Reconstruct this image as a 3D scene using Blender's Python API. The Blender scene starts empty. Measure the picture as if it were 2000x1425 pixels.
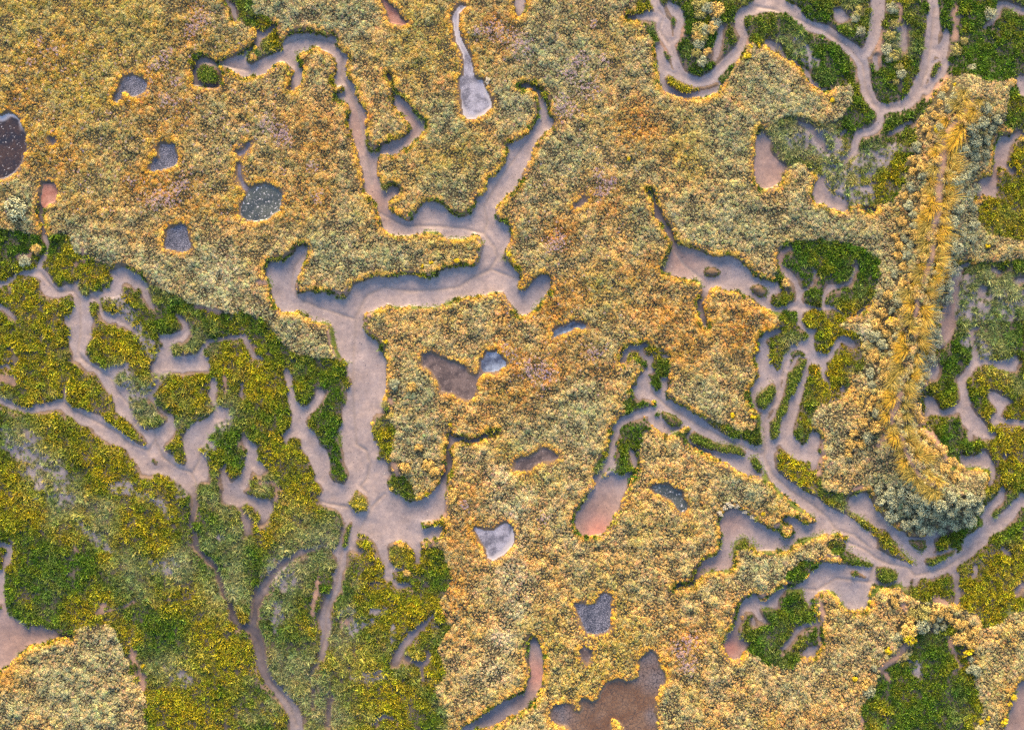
import bpy, math
import numpy as np
from mathutils import Vector
# ---------------------------------------------------------------- traced outlines
# The marsh is laid out from outlines traced by eye on sixteen image tiles. Tile coordinates become
# image pixels (4 cm on the ground). M mud flat, L mud creek with width, V raised marsh kept dry,
# G low marsh, H high marsh, S sparse growth, B bare soil, R rill in the mud, A green algae fringe.
TRACE = """
L A1 1690,0,30 1740,40,35 1755,100,30 1755,150,12
M A1 1890,180 1930,230 2000,240 2000,270 1960,290 1930,340 1860,400 1850,460 1880,480 1930,460 2000,430 2000,545 1900,570 1840,580 1760,540 1720,510 1660,490 1610,500 1560,475 1500,480 1475,520 1465,580 1480,615 1600,630 1650,632 1640,650 1560,650 1440,632 1440,540 1470,450 1500,420 1560,430 1610,465 1690,440 1760,420 1850,370 1910,320 1930,260
G A1 1720,0 1900,0 1880,120 2000,130 2000,240 1900,200 1780,160 1730,100
M A2 -20,465 70,420 180,380 205,370 190,310 240,265 330,240 400,240 500,255 530,275 580,255 600,280 605,340 640,380 680,400 685,430 675,480 685,590 745,640 750,700 770,780 810,800 830,880 800,920 830,960 830,1080 850,1130 900,1140 920,1100 1000,1060 1130,1020 1165,960 1150,920 1100,870 1040,800 1030,720 1025,660 1000,600 980,560 985,540 1000,545 1015,590 1030,650 1045,690 1100,730 1170,810 1200,860 1270,910 1265,970 1240,1010 1150,1090 1060,1145 1030,1165 960,1155 920,1165 905,1200 905,1310 940,1440 810,1440 810,1350 800,1270 770,1220 770,1170 745,1090 720,1000 690,940 690,880 715,840 700,790 660,750 600,740 600,700 640,690 665,660 650,640 600,640 580,620 580,580 600,540 605,460 560,400 490,370 470,340 430,340 400,370 320,390 300,420 310,470 350,520 340,600 310,650 270,680 245,665 260,610 270,550 285,520 260,500 230,470 170,455 120,490 80,530 -20,565
M A2 0,210 60,240 110,180 140,170 140,210 90,250 20,300 0,330
G A2 0,80 130,150 120,190 60,235 0,210
G A2 0,340 60,280 140,240 200,320 200,380 80,410 0,450
M A3 20,-20 105,-20 100,60 60,110 45,150 25,80
M A3 30,650 80,620 150,630 205,660 235,720 268,780 275,870 315,890 300,960 240,990 200,1040 160,1110 140,1190 90,1270 60,1340 10,1440 -205,1440 -183,1370 -143,1330 -53,1230 -28,1140 -33,1080 0,1065 70,1040 130,990 180,920 205,860 205,780 195,700 150,665 70,660
M B2 810,-10 820,80 870,130 900,200 930,280 940,350 980,390 1030,415 1120,420 1200,410 1280,385 1330,390 1390,400 1410,430 1470,445 1550,440 1600,425 1640,400 1690,430 1720,490 1690,570 1680,630 1640,660 1560,650 1420,670 1350,710 1290,740 1200,720 1100,720 1000,740 900,725 820,760 730,790 700,860 640,905 600,880 570,850 480,850 380,840 310,860 285,820 295,760 320,700 350,650 365,590 385,540 380,490 350,490 300,510 280,560 200,610 130,610 90,620 75,660 75,720 110,790 110,860 150,950 200,1000 260,1000 330,985 380,1020 420,1060 540,1070 570,1110 590,1200 610,1290 640,1340 690,1380 690,1440 975,1440 970,1370 940,1290 900,1210 850,1180 810,1150 800,1080 805,1010 870,990 950,960 980,930 1060,960 1150,950 1250,955 1340,960 1420,930 1480,900 1560,885 1640,880 1700,870 1760,850 1860,840 1890,900 1930,950 1950,1010 1963,1020 2033,1020 2083,980 2143,910 2193,860 2213,790 2213,720 2143,710 2090,750 2030,830 1980,840 1960,790 1990,740 1940,660 1890,620 1860,590 1860,540 1890,490 1915,440 1915,370 1880,330 1810,310 1790,250 1800,200 1850,150 1920,90 1960,50 2000,-20 1740,-20 1735,50 1700,110 1655,140 1650,200 1620,250 1560,285 1480,270 1440,240 1400,190 1340,165 1270,165 1230,210 1190,260 1160,310 1130,315 1080,280 1030,245 990,220 990,180 1020,140 1070,120 1080,90 1050,30 1010,40 980,80 940,75 925,-10
L B1 305,200,34 300,270,34 320,330,30 322,420,28 340,470,30 345,550,30 300,620,40 280,670,60
M B1 -20,770 60,730 130,690 210,670 270,650 290,640 330,570 345,600 310,640 310,670 350,710 390,780 430,820 500,785 545,790 565,740 580,770 585,830 610,880 660,850 740,840 820,800 835,740 800,690 850,680 910,655 960,680 1040,720 1090,770 1115,830 1090,850 1060,850 1040,820 1000,830 970,790 930,770 900,790 900,850 850,870 790,870 750,880 745,920 770,990 810,1000 870,995 910,1020 930,1050 970,1070 990,1110 1030,1150 1000,1160 960,1130 930,1100 890,1110 860,1060 800,1080 760,1050 735,1000 730,950 720,915 690,920 660,930 665,1000 690,1060 670,1120 680,1180 640,1250 625,1310 680,1380 720,1440 640,1440 580,1370 530,1360 545,1310 515,1260 495,1200 505,1120 465,1070 480,1020 520,1000 540,950 540,880 520,855 470,880 410,890 330,870 285,820 295,760 260,735 200,725 130,720 100,760 60,790 -20,810
L B1 1085,870,50 1110,920,40 1135,960,8
L B1 1310,1010,18 1350,1050,30 1385,1090,35 1395,1140,50 1360,1190,70
M B1 1165,1180 1220,1155 1300,1160 1370,1130 1400,1120 1395,1170 1350,1215 1285,1240 1280,1300 1285,1340 1350,1340 1400,1320 1470,1310 1500,1270 1520,1220 1580,1195 1660,1185 1760,1165 1840,1160 1845,1210 1760,1200 1680,1215 1600,1220 1560,1240 1530,1290 1520,1330 1580,1390 1560,1440 1115,1440 1170,1370 1190,1280 1220,1230 1180,1210
L B1 1845,1210,35 1860,1270,35 1900,1330,40 1960,1350,20
L B1 -10,950,20 40,990,35 100,1045,15
L C1 -20,60,25 60,60,25
M C1 530,10 600,0 650,0 700,50 780,80 830,50 890,35 915,60 870,100 865,160 890,210 950,215 960,280 960,350 990,400 1010,450 1050,500 1090,540 1140,535 1200,510 1250,480 1245,420 1290,415 1310,480 1310,540 1280,600 1250,620 1215,650 1220,690 1290,740 1320,780 1380,810 1400,770 1380,720 1365,640 1370,590 1400,530 1430,490 1500,470 1560,440 1600,400 1630,375 1690,370 1690,480 1610,490 1580,560 1570,630 1500,690 1510,740 1555,790 1560,860 1560,930 1500,930 1470,960 1450,1040 1400,1010 1340,950 1270,900 1200,870 1110,880 1050,870 1040,820 1010,780 970,750 945,690 890,660 840,655 760,600 710,560 680,520 590,500 550,460 490,430 450,380 390,385 280,400 230,415 110,400 50,370 -20,330 -20,280 50,310 110,350 190,365 250,345 350,330 430,310 465,300 470,180 490,190 495,270 480,310 520,340 600,380 680,410 750,430 790,480 870,520 920,560 970,600 1010,640 1060,660 1105,650 1090,610 1050,570 1000,520 960,480 900,440 850,390 845,320 800,260 760,200 740,150 680,70 630,20
M C1 1190,-20 1560,-20 1570,40 1430,50 1370,110 1240,95 1195,110 1200,180 1180,230 1150,280 1190,370 1240,420 1290,415 1250,440 1200,410 1150,350 1115,310 1110,260 1150,210 1185,170 1180,110 1140,115 1115,60
L C1 1600,155,50 1600,220,60 1580,290,50 1610,340,40 1640,390,60
L C1 1810,190,20 1810,230,40 1800,280,20
L C1 1820,590,30 1850,640,60 1890,670,70 1870,760,70 1840,870,70 1810,940,100 1730,1000,90 1700,960,70 1670,880,40 1680,800,30
L C1 1900,700,50 1920,830,60 1970,830,50
L C1 1720,1040,130 1780,1060,120 1850,1060,70 1950,1100,80 2000,1130,90
M C2 -20,1080 80,1050 105,1080 130,1140 90,1200 50,1250 20,1260 30,1180 -20,1140
L C1 1810,1150,30 1840,1220,60 1850,1310,60
L C1 1450,1040,20 1460,1100,15 1440,1180,25 1430,1260,35 1450,1330,35 1465,1423,25
S C1 -20,650,15 80,690,40 150,750,55 200,830,60 240,880,50 280,940,40 270,1040,25
S C1 440,1060,25 500,1140,40 560,1210,40 610,1280,25 720,1360,45 780,1400,45 820,1440,30
S C1 860,975,60 950,975,60
S C1 990,1010,20 1060,1040,40 1150,1060,20 1200,1100,40 1270,1180,30
M C2 700,-20 960,-20 975,60 975,170 970,260 950,310 940,350 960,390 1000,410 930,410 890,410 870,440 865,520 880,600 920,680 920,730 905,770 960,760 985,790 990,850 1010,870 980,900 980,960 1030,1020 1090,1040 1150,1075 1210,1075 1300,1030 1370,950 1400,880 1440,810 1450,830 1440,920 1420,1000 1420,1150 1380,1200 1290,1220 1220,1230 1260,1290 1330,1260 1410,1240 1410,1290 1370,1340 1280,1370 1220,1370 1250,1440 1150,1400 1060,1370 1000,1390 960,1440 910,1440 890,1380 840,1340 770,1320 740,1380 740,1440 620,1440 650,1330 700,1220 650,1250 645,1180 590,1130 500,1110 470,1080 470,1040 510,990 490,950 440,930 430,850 400,770 370,720 330,680 340,620 300,595 250,610 220,655 200,620 190,560 250,520 270,450 250,380 230,330 225,200 200,110 205,60 240,80 270,150 280,250 300,320 345,365 400,340 440,290 440,225 500,240 520,270 480,340 430,400 370,450 365,490 430,560 465,620 470,660 520,690 550,760 545,880 570,930 660,950 690,900 700,850 660,790 660,720 640,660 630,590 605,545 640,480 640,400 680,310 680,250 720,190 710,150 670,130 680,90 700,40
L C2 1450,830,36 1455,760,34 1440,690,30 1465,620,36 1540,600,32 1600,620,30 1680,610,32 1740,570,30 1800,550,20
L C2 1460,570,22 1465,620,26
L C2 0,790,60 40,830,60 20,860,50
L C3 1050,-10,28 1040,50,35 1010,110,40 990,170,100 1000,230,120 1060,270,90 1120,310,70 1200,370,90 1300,430,110 1400,490,100 1500,560,80 1600,610,70 1700,640,80 1790,680,90 1870,710,90 1930,750,90 1950,830,70 1980,890,60 2020,940,80
L C3 1120,370,60 1020,400,60 920,430,60 830,470,60 790,520,60 770,590,50 760,680,60 730,760,80 680,830,60 645,880,50 630,960,20
L C3 930,230,60 960,290,40
L C3 1150,160,50 1140,230,60 1120,300,70
L C3 1060,450,70 1110,500,70 1180,540,60 1240,520,50 1290,480,60
L C3 1440,680,40 1540,720,60 1640,760,70 1720,800,90 1790,840,80 1850,870,30
L C3 1780,740,60 1760,800,60
M C3 560,1030 600,1000 640,970 690,900 760,880 830,870 900,850 925,860 890,910 860,980 830,1040 810,1110 770,1180 740,1250 690,1310 620,1330 520,1335 490,1280 465,1230 480,1170 520,1100
L C3 900,700,30 920,760,40 935,820,30
M C3 1555,1210 1600,1160 1660,1125 1720,1140 1780,1180 1870,1240 1940,1280 2000,1300 2000,1440 1850,1440 1800,1360 1740,1345 1690,1370 1660,1440 1560,1440 1580,1320 1570,1260
M D3 1570,-15 1680,-15 1660,60 1670,160 1650,220 1570,230 1490,225 1440,260 1390,310 1350,345 1270,355 1220,380 1220,330 1280,335 1340,320 1380,270 1400,210 1450,150 1540,110 1590,60
M C4 -10,1220 80,1280 160,1290 195,1350 250,1350 285,1300 265,1260 190,1230 180,1205 230,1180 290,1190 330,1225 380,1255 440,1235 440,1180 520,1200 640,1290 560,1320 510,1320 410,1340 330,1350 230,1440 -10,1440
M D4 -70,20 0,30 60,75 150,80 220,55 300,0 0,-40
M B3 1200,520 1215,470 1190,430 1230,470 1290,500 1350,515 1420,540 1500,575 1570,585 1630,570 1700,600 1770,660 1810,710 1860,740 1950,770 2000,770 2030,840 1950,880 1930,920 1970,970 2020,1010 1930,950 1860,920 1800,880 1700,840 1600,830 1540,800 1490,830 1460,860 1440,830 1420,770 1360,750 1280,745 1220,720 1120,690 1160,620
L B3 1030,80,24 1070,150,30 1085,220,34 1100,270,56 1140,330,38 1180,390,40 1205,450,34
L B3 1455,850,30 1410,930,34 1420,980,44 1440,1050,40 1455,1090,24
L B3 970,1280,30 980,1320,25 1020,1350,25 1045,1400,25 1050,1440,28
L B3 1010,1240,15 940,1260,40 890,1260,40 860,1300,60 830,1360,50
M B3 1120,1310 1180,1310 1180,1350 1130,1350
L B3 1990,1145,40 1920,1170,50 1880,1210,60 1900,1280,60 1920,1350,70 1910,1423,70
L C3 1910,0,70 1920,60,80 1960,130,100
M B4 -10,760 60,765 130,780 145,820 110,870 95,920 130,960 200,950 290,920 300,870 280,780 230,740 190,700 160,640 150,580 180,540 250,505 300,520 210,550 200,580 190,620 220,660 280,710 310,760 330,830 400,810 430,740 420,690 455,670 440,740 420,800 350,850 335,900 350,935 420,940 480,960 490,860 530,790 600,790 660,785 700,750 720,690 740,640 770,640 760,680 730,720 710,790 660,800 560,840 520,870 510,940 580,955 640,990 690,1020 750,1010 830,930 850,930 780,1010 700,1035 640,1020 580,975 500,985 400,985 345,1010 340,1060 370,1110 430,1130 480,1100 440,1150 435,1220 440,1300 480,1325 550,1300 580,1220 620,1170 690,1180 740,1230 740,1270 680,1250 640,1220 600,1290 570,1350 510,1390 480,1440 390,1440 400,1360 350,1300 290,1280 240,1310 230,1440 200,1440 210,1300 250,1250 310,1220 370,1210 380,1160 300,1090 290,1030 300,980 220,990 130,1000 80,970 -10,920
M B4 20,1440 40,1330 20,1220 60,1160 150,1140 190,1120 180,1150 80,1190 40,1230 90,1240 100,1320 90,1440
L C4 20,0,80 50,60,90 70,130,90 30,190,70 -30,240,60
L C3 1890,180,80 1830,230,60 1810,310,50 1820,360,30
L C4 230,0,70 200,90,60 150,170,60 150,230,60 130,330,60 70,390,50 50,470,50 60,560,60 80,640,90 40,700,90 50,740,90 80,800,80 130,880,80 180,940,100 280,1010,110 400,1090,130 520,1180,130 640,1240,140 740,1310,150 830,1390,150
L C3 1860,710,80 1960,690,70
L C4 420,10,100 370,90,60 340,170,60 300,280,80 270,380,90 230,470,105 220,560,100 240,640,120 300,700,130 380,730,110 420,640,100 430,590,90
L C4 430,740,100 430,780,60 430,830,40
L C4 200,580,80 120,630,80
L C4 480,0,110 500,60,50 490,120,40 530,180,30 560,230,20
L C4 640,200,20 640,240,30
L D4 720,30,130 830,100,120 900,130,110 1000,180,110 1100,220,110 1200,240,110 1310,240,110 1420,200,100 1530,140,90 1640,60,80 1720,0,60
L C4 1600,1390,110 1700,1320,100 1800,1260,110 1900,1180,90 1960,1100,80 2020,1030,70
M C4 700,1040 770,1015 830,1005 850,1050 880,1110 940,1180 1000,1240 1070,1300 1130,1370 1170,1440 1080,1440 1010,1330 960,1280 910,1290 840,1230 760,1180 680,1130
L D4 1080,-20,100 1140,70,90 1200,130,80 1240,190,80
M C4 1270,1330 1320,1290 1400,1280 1440,1310 1350,1350 1310,1380 1300,1440 1260,1440
L D4 1290,0,80 1300,60,90 1250,120,60
M C4 1510,720 1560,730 1640,740 1690,700 1720,690 1750,740 1790,800 1800,890 1770,960 1730,970 1750,900 1740,830 1650,820 1560,820 1540,780
L C4 1850,980,50 1830,1060,60 1770,1110,60 1720,1170,80 1740,1220,80
L C4 1870,720,30 1875,760,30
M C4 1270,280 1330,290 1370,370 1440,420 1400,440 1320,420 1270,450 1260,380
L C4 1300,0,50 1340,80,70 1330,130,60
L C4 1640,20,60 1580,130,60 1540,170,60 1560,250,60 1580,320,80 1530,370,60 1440,400,50
L C4 1580,390,90 1600,460,120 1660,510,120 1700,560,90 1780,580,60
M C4 1730,240 1790,250 1860,290 1940,320 1870,360 1840,420 1790,500 1780,540 1760,440 1820,400 1790,350 1760,330
L C4 1800,470,60 1880,470,40 1950,480,40 2020,490,40
L C4 1840,60,60 1930,70,60
L C4 1600,570,40 1610,610,20
L B4 1600,630,20 1530,670,50 1500,740,60 1490,820,70 1460,920,70 1430,1040,120 1460,1100,110 1420,1170,100 1380,1230,70 1310,1270,60 1300,1350,70 1290,1423,70
L B4 1680,1110,25 1610,1130,45 1620,1180,30 1640,1260,40 1650,1380,60 1720,1370,40 1850,1390,60 1950,1360,70
M B4 1660,820 1700,795 1740,810 1730,850 1700,900 1670,870
M B4 410,100 440,20 470,-30 510,40 570,110 680,160 690,230 640,240 560,220 500,180 430,180
M A4 350,1200 430,1260 500,1330 520,1440 430,1440 460,1340 400,1240
M B4 780,210 900,215 890,250 800,235
M A4 1820,1020 1900,1020 1990,970 2000,1010 1910,1080 1890,1180 1880,1230 1940,1280 1930,1320 1880,1260 1810,1270 1800,1350 1815,1440 1650,1440 1700,1330 1770,1330 1780,1200 1790,1100
M B4 1680,-15 1815,-15 1800,60 1810,130 1740,120 1690,110 1650,170 1640,100
M F 1487,247 1496,263 1509,273 1503,289 1514,307 1535,322 1532,335 1529,356 1511,364 1490,368 1478,356 1473,325 1478,291 1476,265
L A3 1060,-20,60 1110,60,70 1130,130,60 1120,210,70 1140,270,60 1190,330,60 1220,400,60 1240,480,60 1280,560,70 1350,600,80 1430,610,70 1510,570,80 1570,510,80 1640,440,80 1710,370,70 1740,300,60 1750,260,60 1720,200,70 1710,130,70 1740,90,80 1830,60,80 1900,30,80 2000,30,80
L A3 870,130,30 960,125,40 1020,110,70 1080,120,70
L A3 1180,20,40 1240,80,90 1280,130,60 1250,200,50 1240,280,50 1210,320,40
L A3 1165,160,60 1180,230,50 1170,290,60
L A3 1110,360,60 1120,420,60 1140,490,100 1170,540,80 1230,570,50
L A3 1130,560,40 1130,600,40 1150,650,40 1220,690,40 1320,720,30 1420,710,50 1530,670,50 1560,620,40
L A3 1580,190,28 1560,270,55 1545,370,55 1525,440,20
L A3 1920,310,40 1970,340,70
L A4 -20,45,90 100,40,90 200,40,90 290,80,90 330,140,80 400,190,80 520,220,80 600,280,80 680,340,90 760,400,100 800,480,90 810,580,80 830,680,90 870,770,80 930,810,80 1040,800,80 1110,790,80 1190,710,100 1240,580,90 1280,460,90 1310,330,100 1330,200,100 1330,80,90 1330,-20,80
L A4 910,-20,110 910,100,110 890,200,100 870,300,80 830,380,80
L A4 890,430,40 905,520,20
L A4 1390,390,90 1420,300,60 1430,220,40
L A4 1410,470,80 1390,550,60 1330,600,50 1280,680,60
M A4 580,60 640,60 700,120 690,150 620,170 580,130
L A4 1110,190,40 1095,280,50 1110,350,60
M A4 80,310 180,320 200,400 300,460 380,520 430,600 500,650 560,680 520,690 440,650 380,590 330,500 240,440 130,380
L A4 930,850,50 930,920,60 870,980,60 770,1000,60 740,1070,50 740,1130,50 690,1180,50 640,1190,30 655,1240,24
L A4 320,920,35 400,950,35 450,1010,35 490,1080,35 530,1130,25
L A4 660,980,35 640,1010,30
L A4 1000,1000,25 1080,960,45 1160,910,20
L A4 1830,30,50 1870,20,40 1960,60,50 2020,90,50
L A4 1830,40,40 1810,100,40 1780,150,30 1720,200,12
L A4 1980,580,50 1995,700,50
L D1 1460,-10,25 1480,70,40 1560,150,44 1620,200,49 1640,280,40 1680,390,44 1730,500,49 1750,600,54 1800,650,49 1890,670,59 1930,760,68 1950,900,77 1980,1000,68 2000,1060,59
L D1 2000,370,49 1940,420,59 1910,520,40 1900,650,40
L D2 0,430,49 60,340,49 160,210,49 260,130,49 350,80,49 450,60,54 540,50,30
L D2 -10,700,68 20,800,68 40,930,59 80,1040,68 170,1150,77 230,1220,87 290,1320,96 300,1440,96
M D1 -20,540 60,560 130,590 210,655 300,660 390,675 440,720 540,710 560,690 530,740 420,740 330,770 250,780 160,830 100,890 60,940 -20,980
L D1 20,40,59 60,70,59 50,130,59 15,220,40 10,330,30 10,450,30 30,560,40
M D2 540,70 620,40 640,-15 750,-15 700,80 670,120 670,200 640,260 635,370 590,450 550,520 545,590 570,690 540,740 530,840 490,920 440,980 415,1060 440,1120 430,1280 415,1270 400,1130 385,1030 420,940 465,870 470,770 490,700 465,600 480,540 520,430 570,380 580,310 560,270 610,190 600,130
M D2 880,-15 970,-15 980,30 990,120 1000,170 1060,210 1110,200 1100,230 1020,240 1030,290 1050,310 1120,310 1160,340 1180,370 1130,350 1060,370 1010,320 950,290 960,220 930,140 910,80
L D2 1130,0,40 1200,50,60 1220,110,40 1210,160,20
L D2 740,70,25 790,85,35
S D2 150,510,60 160,570,60 130,640,30 150,700,20
L D2 575,1170,30 540,1270,26 540,1400,35
L D2 1320,580,20 1250,650,50 1170,720,60 1110,790,60 1070,860,60 1040,930,50
L D2 1130,890,40 1220,940,50 1280,920,50 1300,860,40
L D2 1240,980,30 1250,1060,18
L D2 1320,660,12 1370,655,15
S D2 740,1030,30 850,1030,50 980,1010,40
L D2 870,1400,30 920,1345,40 970,1325,40 1040,1350,30
S D2 720,700,30 740,650,45 780,610,60 850,600,40
S D2 870,540,30 950,530,40
S D2 640,540,40 720,525,30
S D2 735,330,20 770,310,25
S D2 1025,650,20 1030,760,20
L D2 1560,1440,50 1620,1400,55 1700,1370,90 1800,1320,120 1900,1260,120 2000,1210,110
L D3 -10,1265,110 80,1220,110 140,1160,100 170,1080,110 190,1000,90 180,900,110 170,820,90 160,760,50
M D3 1740,450 1780,420 1820,395 1840,400 1850,440 1900,465 1940,450 1990,390 2000,420 2000,510 1930,510 1860,510 1830,530 1800,540 1760,540 1730,580 1720,640 1700,680 1720,760 1780,780 1740,840 1720,890 1650,890 1620,840 1585,780 1610,730 1660,660 1690,580 1710,500
L D3 1840,540,50 1870,590,40 1910,620,25
L D3 1815,600,15 1820,640,30
M D4 -10,450 30,470 100,430 150,380 180,340 290,340 370,290 430,210 480,165 600,180 700,190 850,200 890,190 890,330 850,360 840,440 830,510 760,525 690,520 650,490 620,440 580,390 520,375 460,390 420,430 430,540 470,600 480,720 475,800 460,740 455,640 400,500 350,430 345,370 280,370 210,370 180,420 150,470 150,520 80,510 -10,520
M D4 880,190 1080,230 1130,260 1160,290 1160,340 1120,355 1080,330 1060,330 950,335 890,325
L D4 1450,215,60 1500,260,50 1510,340,40 1515,420,35 1505,480,30
L D4 1230,230,40 1210,290,30 1190,340,26
M D4 340,850 380,810 440,800 480,820 440,860 360,890
L D4 450,630,18 370,640,14 310,680,22 270,740,14 200,820,18
M D4 1960,1100 2020,1030 2040,1440 1860,1440 1890,1320 1920,1240
L D4 1650,200,30 1645,240,40 1635,290,30
L D4 1850,70,40 1900,110,40
L D4 1990,340,25 1960,390,20
L B4 1780,680,30 1830,700,20
L B4 1960,770,20 1990,760,25
V A2 575,640 600,640 640,645 650,660 630,685 600,695 575,690
V C4 390,60 430,45 470,60 465,110 450,170 540,190 550,240 560,330 620,330 600,340 480,350 400,470 385,560 375,630 340,640 315,620 330,560 370,440 375,260 390,150
H C4 470,350 500,330 640,360 480,480 400,470
G F -60,449 16,449 80,462 135,454 146,496 182,506 203,516 234,516 260,529 286,555 320,566 346,579 377,597 437,610 481,610 520,631 552,675 586,696 617,698 646,698 660,700 690,700 710,800 715,880 710,1000 740,1040 800,1075 860,1070 870,1090 885,1135 858,1180 880,1225 850,1265 872,1310 846,1350 875,1400 860,1500 290,1500 285,1360 275,1340 260,1315 247,1284 234,1258 221,1221 182,1221 151,1227 140,1240 115,1240 0,1200 -60,1200
G C2 880,410 1000,420 1050,560 1000,700 1010,860 1100,880 1200,980 1210,1075 1090,1040 980,960 990,850 920,740 880,600
G C2 860,1120 1000,1130 1260,1280 1290,1320 1150,1360 900,1300 860,1200
G F 1225,-60 2060,-60 2060,175 1985,150 1920,168 1880,150 1850,152 1830,167 1812,205 1788,240 1784,285 1766,340 1760,372 1730,400 1640,400 1580,340 1535,344 1525,345 1490,260 1530,225 1575,228 1595,243 1620,242 1660,215 1670,170 1645,165 1625,180 1595,170 1575,145 1550,118 1520,110 1500,95 1480,80 1455,92 1440,120 1415,165 1395,178 1300,172 1285,145 1285,90 1245,35
H A4 195,1330 210,1260 320,1215 380,1260 420,1310 465,1320 440,1400 300,1423 195,1423
G B4 130,530 200,480 450,440 640,470 860,560 915,600 900,820 830,930 610,1090 600,1130 700,1130 780,1180 800,1440 20,1440 20,1200 190,1110 165,1060 100,980 -10,930 -10,880 130,780 150,640
G C4 -10,-10 720,-10 680,240 600,330 480,350 390,470 400,540 490,570 510,690 480,800 480,980 350,980 200,930 100,900 -10,700
G C4 430,950 500,980 640,1000 700,1010 690,1140 860,1240 960,1290 1030,1340 1150,1440 870,1440 760,1310 600,1190 420,1060
G B4 1500,640 1620,610 1700,620 2080,610 2080,1440 1270,1440 1300,1270 1390,1200 1390,1060 1480,900 1480,720
G B4 1650,180 1640,300 1700,400 1850,450 2080,480 2080,-60 1850,-60 1810,130
G A4 1900,1080 2080,1000 2080,1440 1810,1440
G A4 1850,960 1880,700 1960,590 2080,590 2080,1010
G C4 1270,-10 2080,-10 2080,1440 1300,1440 1310,1290 1560,1280 1680,1150 1690,980 1730,920 1740,830 1600,820 1430,820 1350,650 1200,540 1140,440 1170,310 1240,230 1300,190
G D4 840,-10 2080,-10 2080,450 1850,600 1700,680 1650,560 1500,480 1300,480 1120,430 1100,360 880,360 850,100
G D4 -10,480 150,400 280,370 350,380 470,600 480,800 340,880 280,960 180,960 60,930 -10,870
G D3 1740,540 2010,510 2010,950 1900,910 1800,850 1700,760
G D4 170,300 220,240 330,150 430,140 440,200 370,290 280,330
G D4 500,0 700,10 860,120 840,210 700,190 520,60
G D4 1180,720 1250,650 1400,640 1480,650 1560,800 1600,900 1570,960 1650,1080 1690,1200 1680,1350 1620,1440 800,1440 770,1250 870,1160 880,1080 950,950 1080,930 1170,850
G C3 830,330 900,280 1030,280 1080,350 960,390 850,440
G C3 960,-10 1190,-10 1180,140 1120,150 1100,220 1050,230 1030,180 1000,130 960,160
G B3 890,1265 960,1250 1060,1240 1180,1300 1190,1440 960,1440 990,1380 890,1350
G C3 800,510 900,460 1040,430 1080,480 990,580 960,680 930,830 830,880 690,900 760,760 810,740 790,620
G C3 1310,370 1500,470 1700,520 1800,560 1880,500 1890,650 1840,670 1700,600 1540,550 1450,500 1370,440
G C3 1300,600 1370,530 1480,600 1700,650 1780,700 1900,800 1930,930 1880,930 1760,740 1640,730 1370,650
G C3 1660,1440 1690,1340 1800,1340 1850,1440
H B4 1420,420 1700,430 2080,470 2080,610 1700,620 1500,640 1420,600
B A1 1480,640,20 1560,660,40
B A2 620,670,70
B B1 130,580,50 190,570,60 250,560,40
B B1 560,640,40 640,600,60 620,520,50
B B1 1480,960,50 1560,970,60 1640,1000,60
B B1 1860,1190,40 1900,1270,60
B C1 -10,150,90 80,150,90 100,200,60
B C1 1680,130,50 1690,200,50 1690,260,40
B C2 30,950,50 140,930,60 160,1000,70 130,1060,50
B C2 1000,780,30 1040,800,50 1060,880,60
B C2 1280,1230,50 1400,1180,60 1430,1050,40 1430,900,30
B C2 1280,1390,60 1370,1370,50
B C2 1020,330,40 1000,300,30
B D1 960,750,40 980,810,60 1000,860,80 1020,950,80 1060,1050,70 1070,1120,50
B D1 780,490,60 720,550,40 860,520,30 980,470,60 940,500,40
B D1 1260,400,25 1265,500,25
B D1 560,60,50 610,90,40
B D2 470,280,40 450,380,50 430,480,60 420,560,40
B D2 700,590,80 650,640,70
B D2 980,1210,60
B B2 1690,440,60 1690,560,60 1650,640,50
B B2 580,850,70 640,870,60 700,830,50
B B2 1130,300,40 1180,240,40
B B2 1600,250,50 1650,200,40
B B2 1800,230,40 1820,290,40
B B2 300,840,30 310,760,20
B B2 820,1120,40 815,1050,40 880,1000,30
B B2 540,1110,30 560,1250,30 600,1330,30
B A2 840,1100,60 890,1120,40
B B2 1290,720,50 1350,700,40
B B2 1870,560,30 1890,620,30
B B2 20,770,60 80,770,40
B C2 985,1010,20 1080,1030,20
B A3 1165,160,30 1200,260,30
B A3 1240,330,40 1270,200,60 1290,260,40
B A3 1110,320,50 1160,370,40
B A3 1780,300,30 1740,380,30
B A4 1070,30,50 1080,140,50 1000,200,30
B A4 930,240,70 910,330,60 920,400,50 930,480,40
B A4 740,520,30 740,600,50 730,640,40
B A4 890,760,30 960,790,20
B A4 1420,560,40 1360,640,50 1300,710,50 1270,760,40
B A4 1490,60,90 1500,170,80 1490,280,60
B A4 600,1020,50 590,1110,50
B B4 1080,370,1
B C4 1180,340,70 1210,420,90 1240,500,100 1300,570,90 1360,660,70 1400,740,60
B C4 1300,130,50 1260,210,50
B C4 480,620,50 500,700,50 460,790,50 460,860,50
B C4 230,300,40 200,400,50 150,560,60
B C4 130,1270,60 160,1250,40
B C4 730,980,40 790,960,30
B D4 1150,750,60 1110,800,70 1060,860,70 930,970,60
B D4 1090,480,50 1130,560,20
B D4 1430,720,60 1480,830,50 1520,950,60 1480,990,40
B D4 1330,430,70 1420,480,60
B D4 460,460,60 490,560,50 490,640,40
B D4 20,420,60 80,420,50
B D4 530,110,40 620,120,30
B D4 1000,1040,60 960,1000,40
B D4 780,1300,30 790,1400,40
B F 1885,205,17 1868,235,15 1840,262,14
B F 1832,278,17 1827,302,20 1829,318,29 1824,342,20 1821,374,20 1821,400,17 1821,427,17 1810,446,14
B F 1810,486,14 1808,508,12 1798,533,17 1790,550,11
B F 1779,587,11 1780,602,11 1775,618,9
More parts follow.
